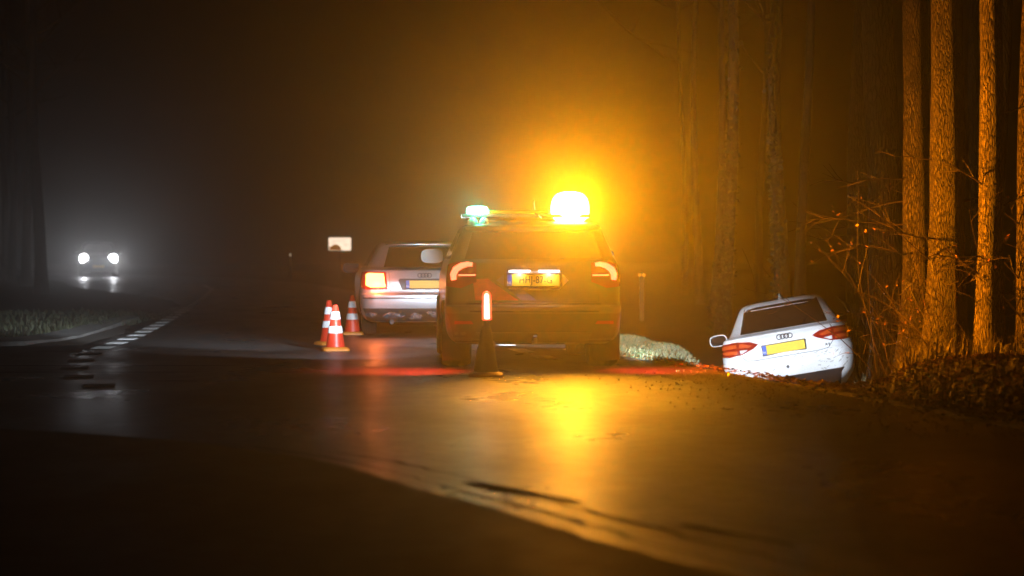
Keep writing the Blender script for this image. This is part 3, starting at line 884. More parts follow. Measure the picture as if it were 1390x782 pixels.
    for cx, r in ((-0.52, 0.055), (-0.41, 0.05)):
        rings = [[(cx + r * c * math.cos(a), -0.14 + r * 0.8 * c * math.sin(a), -0.045 + s_ * 0.075) for a in [2 * math.pi * k / 20 for k in range(20)]] for c, s_ in ((1, 0), (0.97, 0.3), (0.8, 0.65), (0.5, 0.9), (0.1, 1.0))]
        MB().rings(rings).build('dome_lamp', M['dome_clear'], bar, True)
    MB().tube([(0.08, -0.05, 0.10), (0.075, -0.05, 0.2)], [0.010, 0.005], 6).build('aerial', M['steel'], bar, True)
    MB().tube([(0.08, -0.115, 0.07), (0.14, -0.125, 0.02)], [0.012, 0.008], 6).build('bar_clip', M['chrome'], bar, True)
    for x in (-0.625, 0.625):
        MB().box(x * 0.92 - 0.045, x * 0.92 + 0.045, 0.113, 0.125, 0.03, 0.06).build('added_lamp', M['cool_glow'], bar)  # unseen emitter boxes added for the fill spots
    # the beacon's own light: wide, with the optics' strong beam straight back
    return root, B

# ---- white car in the ditch ------------------------------------------------------------
def build_white(loc, rot):
    L = 4.7
    root = thing('crashed_car', 'white saloon tilted nose first in the roadside ditch with mud on its bumper', 'car', loc, rot)
    lv = [(0.22, 0.70, 0.28, L - 0.25, 0.25, 0.3, 0.05, 0.1), (0.32, 0.80, 0.12, L - 0.12, 0.25, 0.35, 0.08, 0.12), (0.42, 0.87, 0.04, L - 0.03, 0.26, 0.4, 0.10, 0.14),
          (0.56, 0.90, 0.0, L, 0.26, 0.4, 0.11, 0.15), (0.68, 0.905, 0.01, L - 0.05, 0.25, 0.4, 0.11, 0.15), (0.73, 0.90, 0.05, L - 0.10, 0.24, 0.38, 0.10, 0.15),
          (0.80, 0.89, 0.065, L - 0.18, 0.22, 0.36, 0.10, 0.15), (0.93, 0.87, 0.05, L - 0.55, 0.22, 0.35, 0.11, 0.15), (0.985, 0.84, 0.02, L - 0.95, 0.22, 0.32, 0.12, 0.15),
          (1.005, 0.80, 0.10, L - 1.2, 0.22, 0.3, 0.12, 0.15), (1.025, 0.77, 0.42, L - 1.4, 0.18, 0.3, 0.10, 0.18),
          (1.32, 0.61, 1.10, L - 2.05, 0.15, 0.2, 0.07, 0.15), (1.38, 0.56, 1.28, L - 2.2, 0.15, 0.2, 0.06, 0.15), (1.415, 0.43, 1.5, L - 2.4, 0.2, 0.2, 0.05, 0.1), (1.43, 0.05, 2.0, L - 2.65, 0.04, 0.04, 0, 0)]
    K = 0.90
    lv = [(l[0], l[1] * K, *l[2:]) for l in lv]
    B = Body(lv)
    car_body(root, B, M['white_paint'], (1.02, L - 0.9), 0.37)
    f = lambda u, z: B.pt(u, z)
    for wy in (1.02, L - 0.9):
        for sg in (-1, 1): wheel(root, sg * 0.70, wy, 0.33, 0.22, sg)
    patch(f, [(-0.55, 1.035), (-0.475, 1.355), (-0.43, 1.395), (-0.32, 1.416), (0.32, 1.416), (0.43, 1.395), (0.475, 1.355), (0.55, 1.035)], 0.003, 0.012, 16, 6).build('rear_window', M['glass'], root, True)  # top carried onto the roof to darken its unlit edge
    side_glass(root, B, [[(1.0, 1.04), (1.2, 1.2), (1.6, 1.325), (2.1, 1.335), (2.1, 1.04)], [(2.15, 1.04), (2.15, 1.335), (2.65, 1.32), (3.2, 1.04)]])
    patch(lambda u, z: B.pt(u, z, True), [(-0.55, 1.04), (-0.44, 1.32), (0.44, 1.32), (0.55, 1.04)], 0.003, 0.012, 16, 6).build('windscreen', M['glass'], root, True)
    patch(lambda u, z: B.pt(u, z), [(-0.30, 1.417), (-0.22, 1.427), (0.22, 1.427), (0.30, 1.417)], 0.003, 0.006, 12, 4).build('unlit_roof_panel', M['glass'], root, True)  # dark panel added in place of the unlit white roof
    for sg in (-1, 1):
        mf = (lambda p: [(u * K, z) for u, z in p]) if sg > 0 else (lambda p: [(-u * K, z) for u, z in p])
        h = patch(f, mf([(0.37, 0.885), (0.48, 0.93), (0.66, 0.95), (0.90, 0.945), (1.02, 0.925), (1.02, 0.80), (0.80, 0.775), (0.62, 0.785), (0.44, 0.845)]), 0.010, 0.03, 20, 5).build('tail_lamp', M['lens_red'], root, True)
        patch(f, mf([(0.46, 0.885), (0.60, 0.925), (0.635, 0.925), (0.635, 0.875), (0.5, 0.862)]), 0.014, 0.012, 8, 3).build('lamp_lens', M['lens_orange'], h, True)
        patch(f, mf([(0.675, 0.88), (0.675, 0.925), (0.93, 0.92), (0.98, 0.90), (0.93, 0.875)]), 0.014, 0.012, 8, 3).build('lamp_lens', M['lens_orange'], h, True)
        patch(f, mf([(0.52, 0.838), (0.635, 0.845), (0.635, 0.80), (0.60, 0.803)]), 0.014, 0.012, 8, 3).build('reversing_lens', M['lens_clear'], h, True)
        patch(f, mf([(0.675, 0.845), (0.80, 0.85), (0.93, 0.845), (0.90, 0.815), (0.675, 0.80)]), 0.014, 0.012, 8, 3).build('lamp_lens', M['lens_orange'], h, True)
        seam_line(root, f, [(sg * 0.655 * K, 0.95), (sg * 0.655 * K, 0.79)], 0.010)
        door_mirror(root, 0.93, 3.05, 1.02, M['white_paint'], sg)
    patch(f, [(-0.36, 0.865), (-0.345, 0.885), (0.345, 0.885), (0.36, 0.865), (0.32, 0.715), (-0.32, 0.715)], 0.002, 0.008, 14, 4).build('plate_recess', M['white_paint'], root, True)
    plate(root, -0.03, B.pt(0, 0.79).y - 0.024, 0.795, R(4), None, 0.52, 0.11)
    rings_emblem(root, f, 0.93, 0.031)
    text_part('model_badge', 'A4', 0.055, M['emblem'], root, (0.50, B.pt(0.5, 0.74).y - 0.004, 0.745), (R(90), 0, 0), 0.003)
    seam_line(root, f, [(-0.585, 0.79), (-0.51, 0.705), (-0.41, 0.69), (0.41, 0.69), (0.51, 0.705), (0.585, 0.79)], 0.007)
    seam_line(root, f, [(0.59, 0.95), (0.575, 0.99)], 0.008)
    patch(f, [(-0.6, 0.24), (-0.66, 0.44), (0.66, 0.44), (0.6, 0.24)], 0.006, 0.02, 20, 4).build('bumper_skirt', M['plastic'], root, True)
    rnd = random.Random(3)
    b = MB()
    for k in range(55):
        u = rnd.gauss(0.55, 0.22) if k % 3 else rnd.uniform(-0.85, 0.85)
        z = rnd.uniform(0.46, 0.70)
        if abs(u) > 0.98: continue
        w, h2 = rnd.uniform(0.006, 0.03), rnd.uniform(0.004, 0.012)
        a = f(u, z) + Vector((0, -0.003, 0))
        sl = rnd.uniform(-0.6, 0.9)
        pts = []
        for q in range(6):
            t = 2 * math.pi * q / 6
            dx, dz = w * math.cos(t), h2 * math.sin(t)
            pts.append(f(u + dx, z + dz + sl * dx) + Vector((0, -0.0025, 0)))
        b.add(pts, [(0, 1, 2, 3, 4, 5)])
    ms = b.build('mud_splash', mat('mud', (0.50, 0.48, 0.46), 0.7, col2=(0.36, 0.34, 0.32), scale=40), root)
    ms['kind'] = 'stuff'
    MB().lathe([(0.02, -0.01), (0.02, 0.0)], 'y', (-0.02, B.pt(0, 0.55).y - 0.002, 0.555), 10).build('tow_cover', M['plastic'], root)
    for x in (-0.55, -0.43):
        MB().lathe([(0.03, -0.02), (0.036, -0.02), (0.036, 0.14), (0.03, 0.14)], 'y', (x, 0.14, 0.3), 14).build('exhaust_pipe', M['chrome'], root, True)
    MB().tube([(0, 1.62, 1.425), (0, 1.50, 1.48)], [0.03, 0.006], 8).build('roof_aerial', M['white_paint'], root, True)
    return root

# ---- oncoming car ------------------------------------------------------------
def build_oncoming(loc, rot):
    L = 4.5
    root = thing('oncoming_car', 'oncoming dark car with two glaring white headlights far down the road', 'car', loc, rot)
    lv = [(0.24, 0.80, 0.1, L - 0.15, 0.2, 0.3, 0.05, 0.1), (0.45, 0.90, 0.0, L, 0.2, 0.35, 0.05, 0.12), (0.75, 0.92, 0.0, L - 0.02, 0.2, 0.35, 0.05, 0.15),
          (0.95, 0.92, 0.02, L - 0.12, 0.2, 0.35, 0.05, 0.15), (1.05, 0.91, 0.05, L - 0.5, 0.2, 0.3, 0.05, 0.15), (1.12, 0.89, 0.08, L - 1.0, 0.2, 0.3, 0.05, 0.15),
          (1.55, 0.74, 0.35, L - 1.75, 0.2, 0.25, 0.05, 0.15), (1.64, 0.66, 0.5, L - 1.95, 0.2, 0.25, 0.05, 0.1), (1.68, 0.05, 2.0, L - 2.3, 0.04, 0.04, 0, 0)]
    B = Body(lv)
    car_body(root, B, M['dark_paint'], (0.9, L - 0.9), 0.4)
    f = lambda u, z: B.pt(u, z, True)
    for wy in (0.9, L - 0.9):
        for sg in (-1, 1): wheel(root, sg * 0.8, wy, 0.35, 0.22, sg)
    patch(f, [(-0.72, 1.14), (-0.58, 1.54), (0.58, 1.54), (0.72, 1.14)], 0.003, 0.012, 16, 6).build('windscreen', M['glass'], root, True)
    side_glass(root, B, [[(0.6, 1.14), (0.75, 1.53), (1.9, 1.55), (1.9, 1.14)], [(1.95, 1.14), (1.95, 1.55), (2.6, 1.5), (3.2, 1.14)]])
    patch(f, [(-0.42, 0.62), (-0.48, 0.92), (0.48, 0.92), (0.42, 0.62)], 0.006, 0.02, 12, 4).build('grille', M['plastic'], root, True)
    patch(f, [(-0.26, 0.44), (-0.26, 0.55), (0.26, 0.55), (0.26, 0.44)], 0.008, 0.012, 8, 2).build('licence_plate', M['plate_yellow'], root, True)
    for sg in (-1, 1):
        P = [(0.55, 0.76), (0.55, 0.96), (0.80, 0.97), (0.92, 0.93), (0.90, 0.80)]
        h = patch(f, P if sg > 0 else mirror_poly(P), 0.012, 0.03).build('headlight', M['lens_clear'], root, True)
        c = f(sg * 0.68, 0.87)
        MB().lathe([(0.005, 0.06), (0.16, 0.04), (0.2, 0.0), (0.19, -0.04)], 'y', (c.x, c.y + 0.01, c.z), 20).build('reflector_bowl', M['head_glow'], h, True)  # glowing bowl enlarged to stand for headlight bloom
        door_mirror(root, 1.02, L - 1.45, 1.15, M['dark_paint'], sg)
    return root, B, f

silver = build_silver((-1.19, 29.0, 0.004), (0, 0, R(5.5)))
patrol, PB = build_patrol((0.215, 20.15, 0.004), (0, 0, R(3.0)))
white = build_white((3.50, 26.0, -0.80), (R(-2.0), R(-10.0), R(-8.0)))
ONC = (-19.3, 99.0, 0.22)
head_dir = math.atan2(-19.3 - (-3.0), 99.0 - 20.0)
oncoming, OB, OF = build_oncoming((-19.3 - 4.5 * 0.21, 99.0 + 4.5, 0.226), (0, 0, R(180 + 12)))

# lamps of the patrol car (children of the car, in its own frame)
bx, bz, by = 0.38, 1.555, 0.42
lamp('beacon_light', 'POINT', P_BEACON, C_BEACON, (bx, by - 0.16, bz), patrol, radius=0.05)
lamp('beacon_beam', 'SPOT', P_BEAM, C_BEACON, (bx, by - 0.17, bz), patrol, target=(bx - 1.45, by - 20, bz + 0.7), size=BEAM_SIZE, blend=1.0, radius=0.05)
lamp('beacon_beam', 'SPOT', P_CORE, C_CORE, (bx, by - 0.175, bz), patrol, target=(bx - 1.45, by - 20, bz - 0.3), size=7, blend=1.0, radius=0.05)
lamp('beacon_beam', 'SPOT', P_BEAM2, C_ROAD, (bx, by - 0.165, bz), patrol, target=(bx - 0.1, by - 2.4, 0), size=BEAM2_SIZE, blend=1.0, radius=0.05)
lamp('beacon_beam', 'SPOT', P_SIDE, C_BEACON, (bx + 0.24, by, bz), patrol, target=(bx + 6, by - 1.9, bz - 0.9), size=125, blend=1.0, radius=0.05)
lamp('green_lamp_light', 'POINT', P_GREEN, C_GREEN, (-0.53, by - 0.16, bz), patrol, radius=0.05)
lamp('green_lamp_beam', 'SPOT', 18, C_GREEN, (-0.53, by - 0.17, bz + 0.01), patrol, target=(-0.53 - 0.8, by - 20, bz - 0.4), size=9, blend=1.0, radius=0.05)
for sg in (-1, 1):
    hx = sg * 0.60
    hb = PB.pt(sg * 0.62, 0.70, True)
    Pq = [(0.45, 0.64), (0.45, 0.76), (0.66, 0.79), (0.80, 0.76), (0.78, 0.66)]
    h = patch(lambda u, z: PB.pt(u, z, True), Pq if sg > 0 else mirror_poly(Pq), 0.01, 0.02).build('headlight', M['lens_clear'], patrol, True)
    MB().lathe([(0.005, 0.03), (0.05, 0.02), (0.06, 0.0)], 'y', (hb.x, hb.y + 0.012, hb.z), 16).build('reflector_bowl', M['cool_glow'], h, True)
    lamp('headlight_light', 'SPOT', P_HEAD, C_COOL, (hb.x, hb.y + 0.10, hb.z), patrol, target=(hb.x + 0.15, hb.y + 10, -0.15), size=75, blend=0.6, radius=0.05)
# added fill spots at the light bar: over the cones, block markings and ditch
lamp('added_fill_light', 'SPOT', P_FILL * 0.4, C_COOL, (-0.76, by + 0.07, 1.52), patrol, target=(-2.75, 5.2, 0.0), size=46, blend=0.6, radius=0.05)
lamp('added_fill_light', 'SPOT', P_FILL * 2.4, C_COOL, (-0.76, by + 0.04, 1.52), patrol, target=(-4.75, 9.1, 0.0), size=24, blend=1.0, radius=0.05)  # added spot that replaces retroreflection from the block markings
lamp('added_fill_light', 'SPOT', P_FILL, C_COOL, (0.64, by + 0.07, 1.52), patrol, target=(2.4, 5.6, -1.0), size=40, blend=0.3, radius=0.05)
# headlights of the oncoming car
for sg in (-1, 1):
    c = OF(sg * 0.68, 0.87)
    lamp('headlight_light', 'SPOT', P_ONCOMING, (0.92, 0.94, 1.0), (c.x, c.y + 0.12, c.z), oncoming, target=(c.x + 1.0, c.y + 30, -0.6), size=42, blend=0.9, radius=0.08)
    lamp('headlight_beam', 'SPOT', 90, (0.92, 0.94, 1.0), (c.x, c.y + 0.14, c.z), oncoming, target=(c.x + 0.3, c.y + 98, 0.7), size=5, blend=1.0, radius=0.08)
    lamp('headlight_light', 'SPOT', P_ONCOMING * 12, (0.92, 0.94, 1.0), (c.x, c.y + 0.13, c.z - 0.02), oncoming, target=(c.x + 0.6, c.y + 7, 0.0), size=34, blend=0.8, radius=0.08)

# ------------------------------------------------------------------ cones and light baton
def build_cone(name, label, loc, rz, group, h=0.53, mb='cone_base', mc='cone_red', mw='cone_band'):
    root = thing(name, label, 'traffic cone', loc, (0, 0, rz), group)
    b = MB(); rings = []
    for z, w in ((0, 0.16), (0.02, 0.16), (0.035, 0.145), (0.045, 0.115)):
        ring = []
        for k in range(32):
            a = 2 * math.pi * (k + 0.5) / 32
            r = w / max(abs(math.cos(a)), abs(math.sin(a))) ** 0.75
            ring.append((r * math.cos(a), r * math.sin(a), z))
        rings.append(ring)
    b.rings(rings).build('cone_base', M[mb], root, True)
    rad = lambda z: 0.112 + (0.03 - 0.112) * (z - 0.04) / (h - 0.04)
    MB().lathe([(rad(0.045), 0.045), (rad(h * 0.5), h * 0.5), (rad(h - 0.01), h - 0.01), (0.022, h), (0.012, h - 0.002)], n=28).build('cone_body', M[mc], root, True)
    for z0, z1 in ((0.2 * h / 0.53 + 0.005, 0.285 * h / 0.53), (0.365 * h / 0.53, 0.45 * h / 0.53)):
        MB().lathe([(rad(z0) - 0.004, z0 - 0.001), (rad(z0) + 0.005, z0), (rad(z1) + 0.005, z1), (rad(z1) - 0.004, z1 + 0.001)], n=28, caps=False).build('reflective_band', M[mw], root, True)
    return root
G = 'traffic cones set out round the stopped cars'
build_cone('traffic_cone', 'red and white cone nearest of the pair left of the silver car', (-2.04, 24.5, 0.004), 0.2, G)
build_cone('traffic_cone', 'red and white cone half hidden behind the nearer cone of the pair', (-2.26, 26.2, 0.004), 0.5, G, 0.55)
build_cone('traffic_cone', 'white banded cone tight against the left flank of the silver car', (-2.24, 29.75, 0.004), 0.1, G, 0.55)
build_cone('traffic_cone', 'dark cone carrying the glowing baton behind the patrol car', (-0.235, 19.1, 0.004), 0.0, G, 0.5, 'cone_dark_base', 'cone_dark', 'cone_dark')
bt = thing('light_baton', 'glowing red and white light baton stuck in the top of the dark cone', 'warning light', (-0.225, 19.1, 0.49), (0, R(-0.8), 0))
MB().lathe([(0.020, -0.05), (0.026, 0.0), (0.030, 0.02), (0.036, 0.025)], n=18).build('handle', M['plastic'], bt, True)
MB().lathe([(0.018, 0.03), (0.026, 0.035), (0.025, 0.15), (0.022, 0.245), (0.012, 0.262), (0.003, 0.264)], n=20).build('glow_core', M['baton_glow'], bt, True)
sl = bpy.data.materials.new('red_baton_sleeve'); sl.use_nodes = True
n_, l_ = sl.node_tree.nodes, sl.node_tree.links
mx_ = n_.new('ShaderNodeMixShader'); tr_ = n_.new('ShaderNodeBsdfTransparent'); mx_.inputs['Fac'].default_value = 0.55
pb_ = n_['Principled BSDF']; pb_.inputs['Base Color'].default_value = (0.6, 0.03, 0.02, 1)
pb_.inputs['Emission Color'].default_value = (1.0, 0.07, 0.025, 1); pb_.inputs['Emission Strength'].default_value = 2.6
l_.new(tr_.outputs['BSDF'], mx_.inputs[1]); l_.new(pb_.outputs['BSDF'], mx_.inputs[2]); l_.new(mx_.outputs['Shader'], n_['Material Output'].inputs['Surface'])
MB().lathe([(0.036, 0.022), (0.044, 0.028), (0.043, 0.15), (0.040, 0.25), (0.024, 0.276), (0.004, 0.282)], n=24).build('glow_sleeve', sl, bt, True)
lamp('baton_light', 'POINT', 5, (1.0, 0.16, 0.07), (0, 0.0, 0.30), bt, radius=0.04)

# ------------------------------------------------------------------ signs and marker posts
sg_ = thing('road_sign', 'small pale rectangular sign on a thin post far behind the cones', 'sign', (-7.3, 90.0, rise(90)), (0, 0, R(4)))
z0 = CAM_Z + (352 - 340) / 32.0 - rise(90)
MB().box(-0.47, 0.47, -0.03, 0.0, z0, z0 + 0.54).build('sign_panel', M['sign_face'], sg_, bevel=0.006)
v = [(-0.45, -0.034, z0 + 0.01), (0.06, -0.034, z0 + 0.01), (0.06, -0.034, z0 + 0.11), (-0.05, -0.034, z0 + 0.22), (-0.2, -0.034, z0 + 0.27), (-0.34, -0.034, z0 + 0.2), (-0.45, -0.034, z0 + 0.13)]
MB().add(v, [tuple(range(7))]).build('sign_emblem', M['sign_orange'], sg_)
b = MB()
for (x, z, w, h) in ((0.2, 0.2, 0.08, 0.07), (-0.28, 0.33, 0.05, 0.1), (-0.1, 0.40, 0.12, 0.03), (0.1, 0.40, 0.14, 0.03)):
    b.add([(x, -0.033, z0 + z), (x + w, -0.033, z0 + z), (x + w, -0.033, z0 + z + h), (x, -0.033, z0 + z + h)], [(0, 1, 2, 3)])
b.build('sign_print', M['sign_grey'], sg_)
MB().tube([(0, 0.03, 0), (0, 0.03, z0 + 0.5)], 0.035, 10).build('post', M['steel'], sg_, True)

def marker(name, label, x, y, zc, dx, m):
    r = thing(name, label, 'marker post', (x, y, ground_z(x, y)))
    zb = zc - ground_z(x, y)
    MB().box(-0.05, 0.05, -0.02, 0.02, -0.1, zb + 0.06).build('post', M['bumper_dark'], r, bevel=0.006)
    for q in dx:
        MB().lathe([(0.038, -0.03), (0.034, -0.036), (0.01, -0.04)], 'y', (q, 0, zb), 16).build('reflector', m, r, True)
marker('marker_post', 'roadside post with two small amber reflectors right of the patrol car', 2.75, 45.0, 0.73, (-0.045, 0.045), M['amber_reflector'])
marker('marker_post', 'lone roadside post with one pale reflector left of the small sign', -9.5, 91.0, 1.25, (0.0,), M['pale_reflector'])

# ------------------------------------------------------------------ trees
def wander(p, d, n, step, curl, rnd, droop=0.0):
    p, d = Vector(p), Vector(d).normalized(); pts = [p.copy()]
    for _ in range(n):
        d = (d + Vector((rnd.uniform(-curl, curl), rnd.uniform(-curl, curl), rnd.uniform(-curl, curl) - droop))).normalized()
        p = p + d * step; pts.append(p.copy())
    return pts

def tree(label, x, y, r, h, lean=(0, 0), m='bark', limbs=6, low=(), seed=0, group=None, ivy=False, cat='tree'):
    rnd = random.Random(seed)
    gz = ground_z(x, y)
    root = thing('bare_tree', label, cat, (x, y, gz), (0, 0, rnd.uniform(0, 6.28)) if False else (0, 0, 0), group)
    n = 26; pts, rad = [], []
    for i in range(n + 1):
        t = i / n
        pts.append((lean[0] * h * t + (0.016 if m != 'bark_far' else 0.09) * math.sin(t * (9 if m != 'bark_far' else 6.5) + seed), lean[1] * h * t + 0.03 * math.sin(t * 7 + seed * 2), -0.15 + h * t))
        rad.append(r * (1.0 - 0.62 * t) * (1 + 0.55 * math.exp(-t * h * 2.6)) * (1 + 0.03 * math.sin(t * 40 + seed)))
    b = MB(); rs = []
    K = 22
    for i, (p, q) in enumerate(zip(pts, rad)):
        rs.append([(p[0] + q * (1 + 0.045 * math.sin(5 * a + i * 0.35 + seed) + 0.03 * math.sin(9 * a - i * 0.6)) * math.cos(a), p[1] + q * (1 + 0.045 * math.sin(5 * a + i * 0.35 + seed)) * math.sin(a), p[2]) for a in [2 * math.pi * k / K for k in range(K)]])
    b.rings(rs).build('trunk', M[m], root, True)
    # crown of bare limbs high up, each splitting into twigs
    b = MB()
    for k in range(limbs):
        t = rnd.uniform(0.55, 0.97); i = int(t * n)
        a = rnd.uniform(0, 6.28)
        L = wander(pts[i], (math.cos(a), math.sin(a), rnd.uniform(0.4, 1.0)), 7, h * 0.045, 0.22, rnd)
        b.tube(L, [rad[i] * 0.42 * (1 - 0.8 * j / 7) + 0.006 for j in range(8)], 6)
        for q in range(5):
            s = L[rnd.randint(2, 7)]
            b.tube(wander(s, (rnd.uniform(-1, 1), rnd.uniform(-1, 1), rnd.uniform(0, 1)), 5, h * 0.03, 0.3, rnd), [0.014, 0.011, 0.009, 0.007, 0.005, 0.003], 4)
    b.build('crown', M['twig'], root, True)
    # low branches and twigs that reach out towards the road
    for (z, dx, dy, dz, ln) in low:
        i = min(n, max(0, int(z / h * n)))
        b = MB()
        base = Vector(pts[i]); base.z = z
        L = wander(base, (dx, dy, dz), 12, ln / 12, 0.10, rnd, 0.012)
        b.tube(L, [0.011 * (1 - 0.75 * j / 12) for j in range(13)], 5)
        for q in range(4):
            s = L[rnd.randint(3, 11)]
            b.tube(wander(s, (dx + rnd.uniform(-0.7, 0.7), rnd.uniform(-0.6, 0.6), dz + rnd.uniform(-0.7, 0.7)), 6, ln * 0.055, 0.14, rnd), [0.006, 0.005, 0.004, 0.004, 0.003, 0.002, 0.002], 4)
        b.build('branch', M['twig'], root, True)
    if ivy:
        b = MB()
        for k in range(700):
            z = rnd.uniform(0.0, 3.6) if k % 3 else rnd.uniform(0, 6.5)
            i = min(n, int(z / h * n)); a = rnd.gauss(-1.9, 0.8)
            q = rad[i] + rnd.uniform(0.0, 0.10)
            c = Vector((pts[i][0] + q * math.cos(a), pts[i][1] + q * math.sin(a), z))
            s = rnd.uniform(0.03, 0.06)
            u = Vector((rnd.uniform(-1, 1), rnd.uniform(-1, 1), rnd.uniform(-1, 1))).normalized() * s
            w = Vector((rnd.uniform(-1, 1), rnd.uniform(-1, 1), rnd.uniform(-1, 1))).normalized() * s
            b.add([c - u, c - w * 0.6, c + u, c + w * 0.8], [(0, 1, 2, 3)])
        o = b.build('ivy_leaves', M['ivy'], root); o['kind'] = 'stuff'
    return root

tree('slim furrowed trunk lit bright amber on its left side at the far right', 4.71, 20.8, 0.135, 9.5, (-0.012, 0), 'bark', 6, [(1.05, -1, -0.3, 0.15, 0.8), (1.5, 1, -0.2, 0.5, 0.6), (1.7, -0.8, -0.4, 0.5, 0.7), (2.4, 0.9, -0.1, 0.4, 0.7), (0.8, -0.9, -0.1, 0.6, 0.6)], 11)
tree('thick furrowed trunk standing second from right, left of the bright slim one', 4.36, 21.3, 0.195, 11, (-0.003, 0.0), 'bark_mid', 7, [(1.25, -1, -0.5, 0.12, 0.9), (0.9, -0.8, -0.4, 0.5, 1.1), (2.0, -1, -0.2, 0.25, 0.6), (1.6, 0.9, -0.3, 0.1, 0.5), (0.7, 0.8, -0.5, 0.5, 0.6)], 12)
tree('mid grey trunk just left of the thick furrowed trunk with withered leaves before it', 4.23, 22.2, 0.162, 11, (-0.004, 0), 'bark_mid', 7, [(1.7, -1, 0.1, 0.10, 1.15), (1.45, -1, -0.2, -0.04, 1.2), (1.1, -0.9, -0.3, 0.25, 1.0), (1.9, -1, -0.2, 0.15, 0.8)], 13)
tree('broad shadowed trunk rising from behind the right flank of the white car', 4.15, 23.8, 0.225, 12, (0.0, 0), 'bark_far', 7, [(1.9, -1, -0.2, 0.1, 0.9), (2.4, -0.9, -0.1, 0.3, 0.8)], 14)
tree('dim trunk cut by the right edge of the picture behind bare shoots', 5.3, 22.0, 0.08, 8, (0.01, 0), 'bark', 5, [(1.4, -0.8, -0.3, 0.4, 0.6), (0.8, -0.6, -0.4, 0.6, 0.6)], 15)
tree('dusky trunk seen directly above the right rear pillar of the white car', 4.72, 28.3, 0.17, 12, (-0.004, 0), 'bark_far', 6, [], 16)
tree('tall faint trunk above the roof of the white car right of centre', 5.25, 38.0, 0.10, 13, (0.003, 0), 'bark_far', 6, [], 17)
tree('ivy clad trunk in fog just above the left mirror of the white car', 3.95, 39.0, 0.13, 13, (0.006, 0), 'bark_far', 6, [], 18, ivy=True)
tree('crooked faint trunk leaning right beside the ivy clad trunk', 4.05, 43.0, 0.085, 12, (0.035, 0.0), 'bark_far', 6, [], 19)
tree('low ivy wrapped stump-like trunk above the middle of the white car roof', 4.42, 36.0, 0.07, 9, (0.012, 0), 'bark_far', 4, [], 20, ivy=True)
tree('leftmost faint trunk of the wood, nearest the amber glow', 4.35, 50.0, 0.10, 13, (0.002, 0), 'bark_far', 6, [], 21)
rnd = random.Random(44)
GB = 'fogged trunks of the wood on the right'
for k, (x, y) in enumerate(((6.2, 33), (7.4, 41), (6.0, 47), (7.8, 30), (6.6, 56), (5.6, 24.6), (9.6, 36), (5.0, 62), (8.6, 48), (5.95, 27))):
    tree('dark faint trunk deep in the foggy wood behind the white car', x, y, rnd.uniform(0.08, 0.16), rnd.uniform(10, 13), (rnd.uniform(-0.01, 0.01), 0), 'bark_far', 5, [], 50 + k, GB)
GL = 'shadowed trunks left of the oncoming car'
for k, (x, y) in enumerate(((-16.4, 72), (-19.3, 82), (-23.5, 98), (-13.4, 60))):
    tree('black trunk in the darkness left of the oncoming headlights', x, y, rnd.uniform(0.14, 0.22), 12, (rnd.uniform(-0.01, 0.01), 0), 'bark_far', 5, [], 80 + k, GL)

# ------------------------------------------------------------------ bare shrubs
def shrub(label, x, y, n, h, seed, lean=(-0.3, -0.1), leaves=0, spread=0.35):
    rnd = random.Random(seed)
    root = thing('bare_shrub', label, 'shrub', (x, y, ground_z(x, y)))
    b = MB(); tips = []
    for k in range(n):
        d = (lean[0] + rnd.uniform(-spread, spread) * 1.6, lean[1] + rnd.uniform(-spread, spread), rnd.uniform(0.7, 1.2))
        m = 13
        L = wander((rnd.uniform(-0.35, 0.35), rnd.uniform(-0.3, 0.3), -0.05), d, m, h * rnd.uniform(0.7, 1.15) / m, 0.10, rnd, 0.05)
        b.tube(L, [0.006 * (1 - 0.7 * j / m) for j in range(m + 1)], 5)
        tips.append(L[-1])
        for q in range(3):
            s = L[rnd.randint(4, m - 1)]
            T = wander(s, (lean[0] + rnd.uniform(-1, 1), rnd.uniform(-0.6, 0.6), rnd.uniform(-0.1, 0.9)), 6, h * 0.045, 0.16, rnd, 0.02)
            b.tube(T, [0.0036, 0.003, 0.003, 0.0025, 0.002, 0.002, 0.0015], 4)
            tips += T[2:]
    b.build('stems', M['twig'], root, True)
    if leaves:
        b = MB()
        for k in range(leaves):
            c = rnd.choice(tips) + Vector((rnd.gauss(0, 0.03), rnd.gauss(0, 0.03), rnd.gauss(0, 0.04)))
            s = rnd.uniform(0.012, 0.026)
            u = Vector((rnd.uniform(-1, 1), rnd.uniform(-1, 1), rnd.uniform(-1, 1))).normalized() * s
            w = Vector((rnd.uniform(-1, 1), rnd.uniform(-1, 1), rnd.uniform(-1, 1))).normalized() * s * 0.7
            b.add([c - u, c - w, c + u * 0.9, c + w], [(0, 1, 2), (0, 2, 3)])
        o = b.build('withered_leaves', M['leaf_hang'], root); o['kind'] = 'stuff'
    return root
shrub('arching bare shoots with brown leaves in front of the mid grey trunk', 4.2, 21.9, 6, 1.8, 31, (-0.35, -0.05), 70)
shrub('tangle of bare shoots between the thick trunk and the bright slim trunk', 4.5, 21.2, 11, 1.6, 32, (-0.1, -0.1), 25)
shrub('bare shoots right of the bright slim trunk', 4.95, 20.8, 9, 2.0, 33, (0.1, -0.1), 30)
shrub('low bare shoots close behind the right corner of the white car', 4.32, 23.2, 9, 1.2, 34, (-0.1, 0.0), 10)
shrub('tall upright bare shoots between the broad shadowed trunk and the mid grey trunk', 4.15, 22.2, 5, 2.2, 35, (-0.2, 0.0), 25, 0.25)
shrub('short bare shoots at the foot of the thick furrowed trunk', 4.05, 20.9, 9, 0.9, 36, (-0.25, -0.2), 12)
shrub('sparse shoots at the extreme right of the leaf covered bank', 4.75, 18.3, 7, 1.7, 37, (0.0, -0.2), 20)

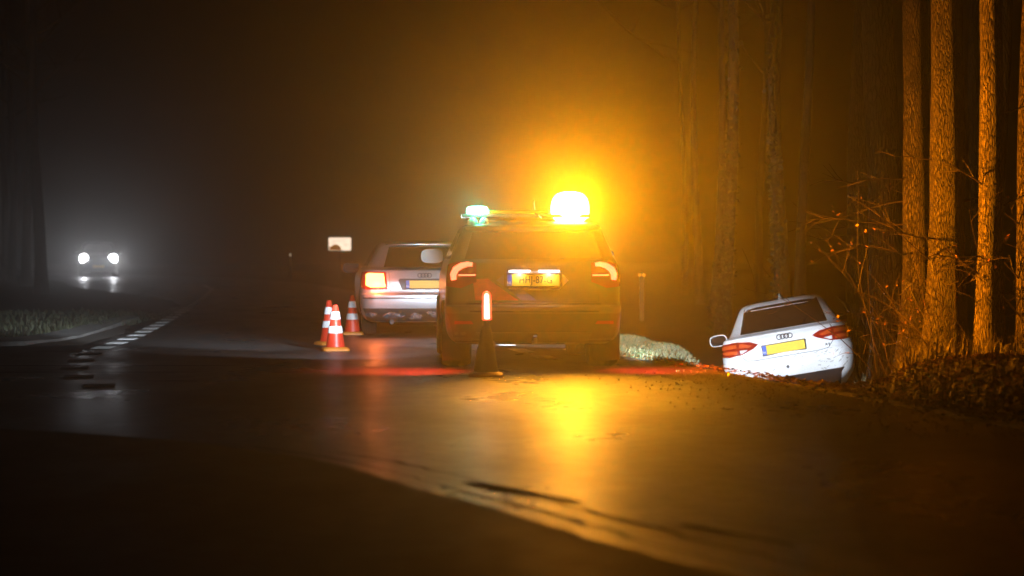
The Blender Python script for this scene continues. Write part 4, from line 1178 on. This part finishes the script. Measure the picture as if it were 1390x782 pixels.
# ------------------------------------------------------------------ grass, leaf litter, grit
def blades(name, n, place, hrange, m, seed, wid=0.006):
    rnd = random.Random(seed); b = MB()
    for k in range(n):
        x, y = place(rnd)
        if hrange[1] > 0.08 and y < (36 if hrange[1] > 0.25 else 26.4) and (0.02 if hrange[1] > 0.25 else 0.083 + 0.016 * rnd.random()) < x / y < 0.162: continue
        z = ground_z(x, y) - 0.01
        h = rnd.uniform(*hrange); a = rnd.uniform(0, 6.28); ln = rnd.uniform(0.1, 0.9) * h
        w = wid * rnd.uniform(0.6, 1.4); ca, sa = math.cos(a), math.sin(a)
        dx, dy = math.cos(a + 1.2) * ln, math.sin(a + 1.2) * ln
        b.add([(x - ca * w, y - sa * w, z), (x + ca * w, y + sa * w, z), (x + dx * 0.4 + ca * w * 0.7, y + dy * 0.4 + sa * w * 0.7, z + h * 0.65), (x + dx * 0.4 - ca * w * 0.7, y + dy * 0.4 - sa * w * 0.7, z + h * 0.65), (x + dx, y + dy, z + h * (1 - 0.25 * ln / h))],
              [(0, 1, 2, 3), (3, 2, 4)])
    o = b.build(name, M[m])
    tag(o, None, None, None, 'stuff')
    return o
def pv(a0, a1, e0, e1, pw=1.0):
    def f(r):
        y = r.uniform(a0, a1); return edge(y) + e0 + (e1 - e0) * r.random() ** pw, y
    return f
tag(blades('verge_grass', 26000, pv(21.2, 33, -0.02, 1.5, 1.2), (0.03, 0.085), 'grass', 1), 'short pale grass along the edge of the ditch', 'grass')
tag(blades('verge_stalks', 3500, pv(21.2, 32, 0.0, 1.5, 1.1), (0.03, 0.10), 'drygrass', 9, 0.004), 'dry stalks mixed into the short grass by the ditch', 'grass')
tag(blades('ditch_grass', 9000, pv(19.5, 30, 0.9, 5.0), (0.12, 0.42), 'drygrass', 2, 0.005), 'tall dry grass filling the ditch and wood floor', 'grass')
tag(blades('bank_grass', 2500, pv(13, 20, 0.15, 2.6), (0.05, 0.2), 'drygrass', 3, 0.005), 'sparse dry grass on the leaf covered bank', 'grass')
tag(blades('left_verge_grass', 7000, lambda r: (-6.2 - 9 * r.random() ** 1.6, 26.9 + 14 * r.random()), (0.04, 0.12), 'grass_dark', 4), 'short grass on the dark left verge', 'grass')
def litter(name, n, place, m, seed, s0, s1):
    rnd = random.Random(seed); b = MB()
    for k in range(n):
        x, y = place(rnd); z = ground_z(x, y) if x > edge(y) else 0.006
        s = rnd.uniform(s0, s1); a = rnd.uniform(0, 6.28); c, sn = math.cos(a), math.sin(a)
        t1, t2 = rnd.uniform(-0.5, 0.8) * s, rnd.uniform(-0.5, 0.8) * s
        z += abs(t1) * 0.5 + 0.006 + rnd.random() * 0.03
        b.add([(x - c * s, y - sn * s, z - t1 * 0.5), (x + sn * s * 0.6, y - c * s * 0.6, z + t2 * 0.6), (x + c * s, y + sn * s, z + t1 * 0.7), (x - sn * s * 0.6, y + c * s * 0.6, z + abs(t2) * 0.5)], [(0, 1, 2), (0, 2, 3)])
    o = b.build(name, M[m]); o['kind'] = 'stuff'
    return o
tag(litter('leaf_litter', 7000, lambda r: (lambda y: (edge(y) + 0.02 + 2.4 * r.random(), y))(r.uniform(12.3, 19.3)), 'leaf', 5, 0.02, 0.045), 'brown fallen leaves on the bank at right', 'leaves')
tag(litter('roadside_leaves', 800, lambda r: (lambda y: (edge(y) - 0.35 * r.random() ** 2.5 + 0.1, y))(r.uniform(14, 24)), 'leaf', 6, 0.012, 0.03), 'scattered leaves along the right road edge', 'leaves')
rnd = random.Random(8); b = MB()
for k in range(600):
    y = rnd.uniform(12.5, 20); x = edge(y) - abs(rnd.gauss(0, 0.7)) - 0.03
    s = rnd.uniform(0.005, 0.013)
    b.add([(x - s, y, 0.006), (x, y - s, 0.006), (x + s, y, 0.006), (x, y + s, 0.006), (x, y, 0.006 + s * 1.2)], [(0, 1, 4), (1, 2, 4), (2, 3, 4), (3, 0, 4)])
o = b.build('road_grit', mat('grit', (0.42, 0.38, 0.30), 0.12, spec=1.0, coat=1.0))
tag(o, 'loose wet grit on the asphalt by the right edge', 'grit', None, 'stuff')

# ------------------------------------------------------------------ haze
hz = MB().box(-90, 70, -12, 215, -2.3, 16).build('haze', bpy.data.materials.new('haze_air'))
hz['kind'] = 'stuff'
hm = hz.data.materials[0]; hm.use_nodes = True
n, l = hm.node_tree.nodes, hm.node_tree.links
n.clear()
out = n.new('ShaderNodeOutputMaterial'); pv_ = n.new('ShaderNodeVolumePrincipled')
pv_.inputs['Color'].default_value = (0.93, 0.93, 0.93, 1)
pv_.inputs['Density'].default_value = HAZE_DENSITY
pv_.inputs['Anisotropy'].default_value = HAZE_G
l.new(pv_.outputs['Volume'], out.inputs['Volume'])
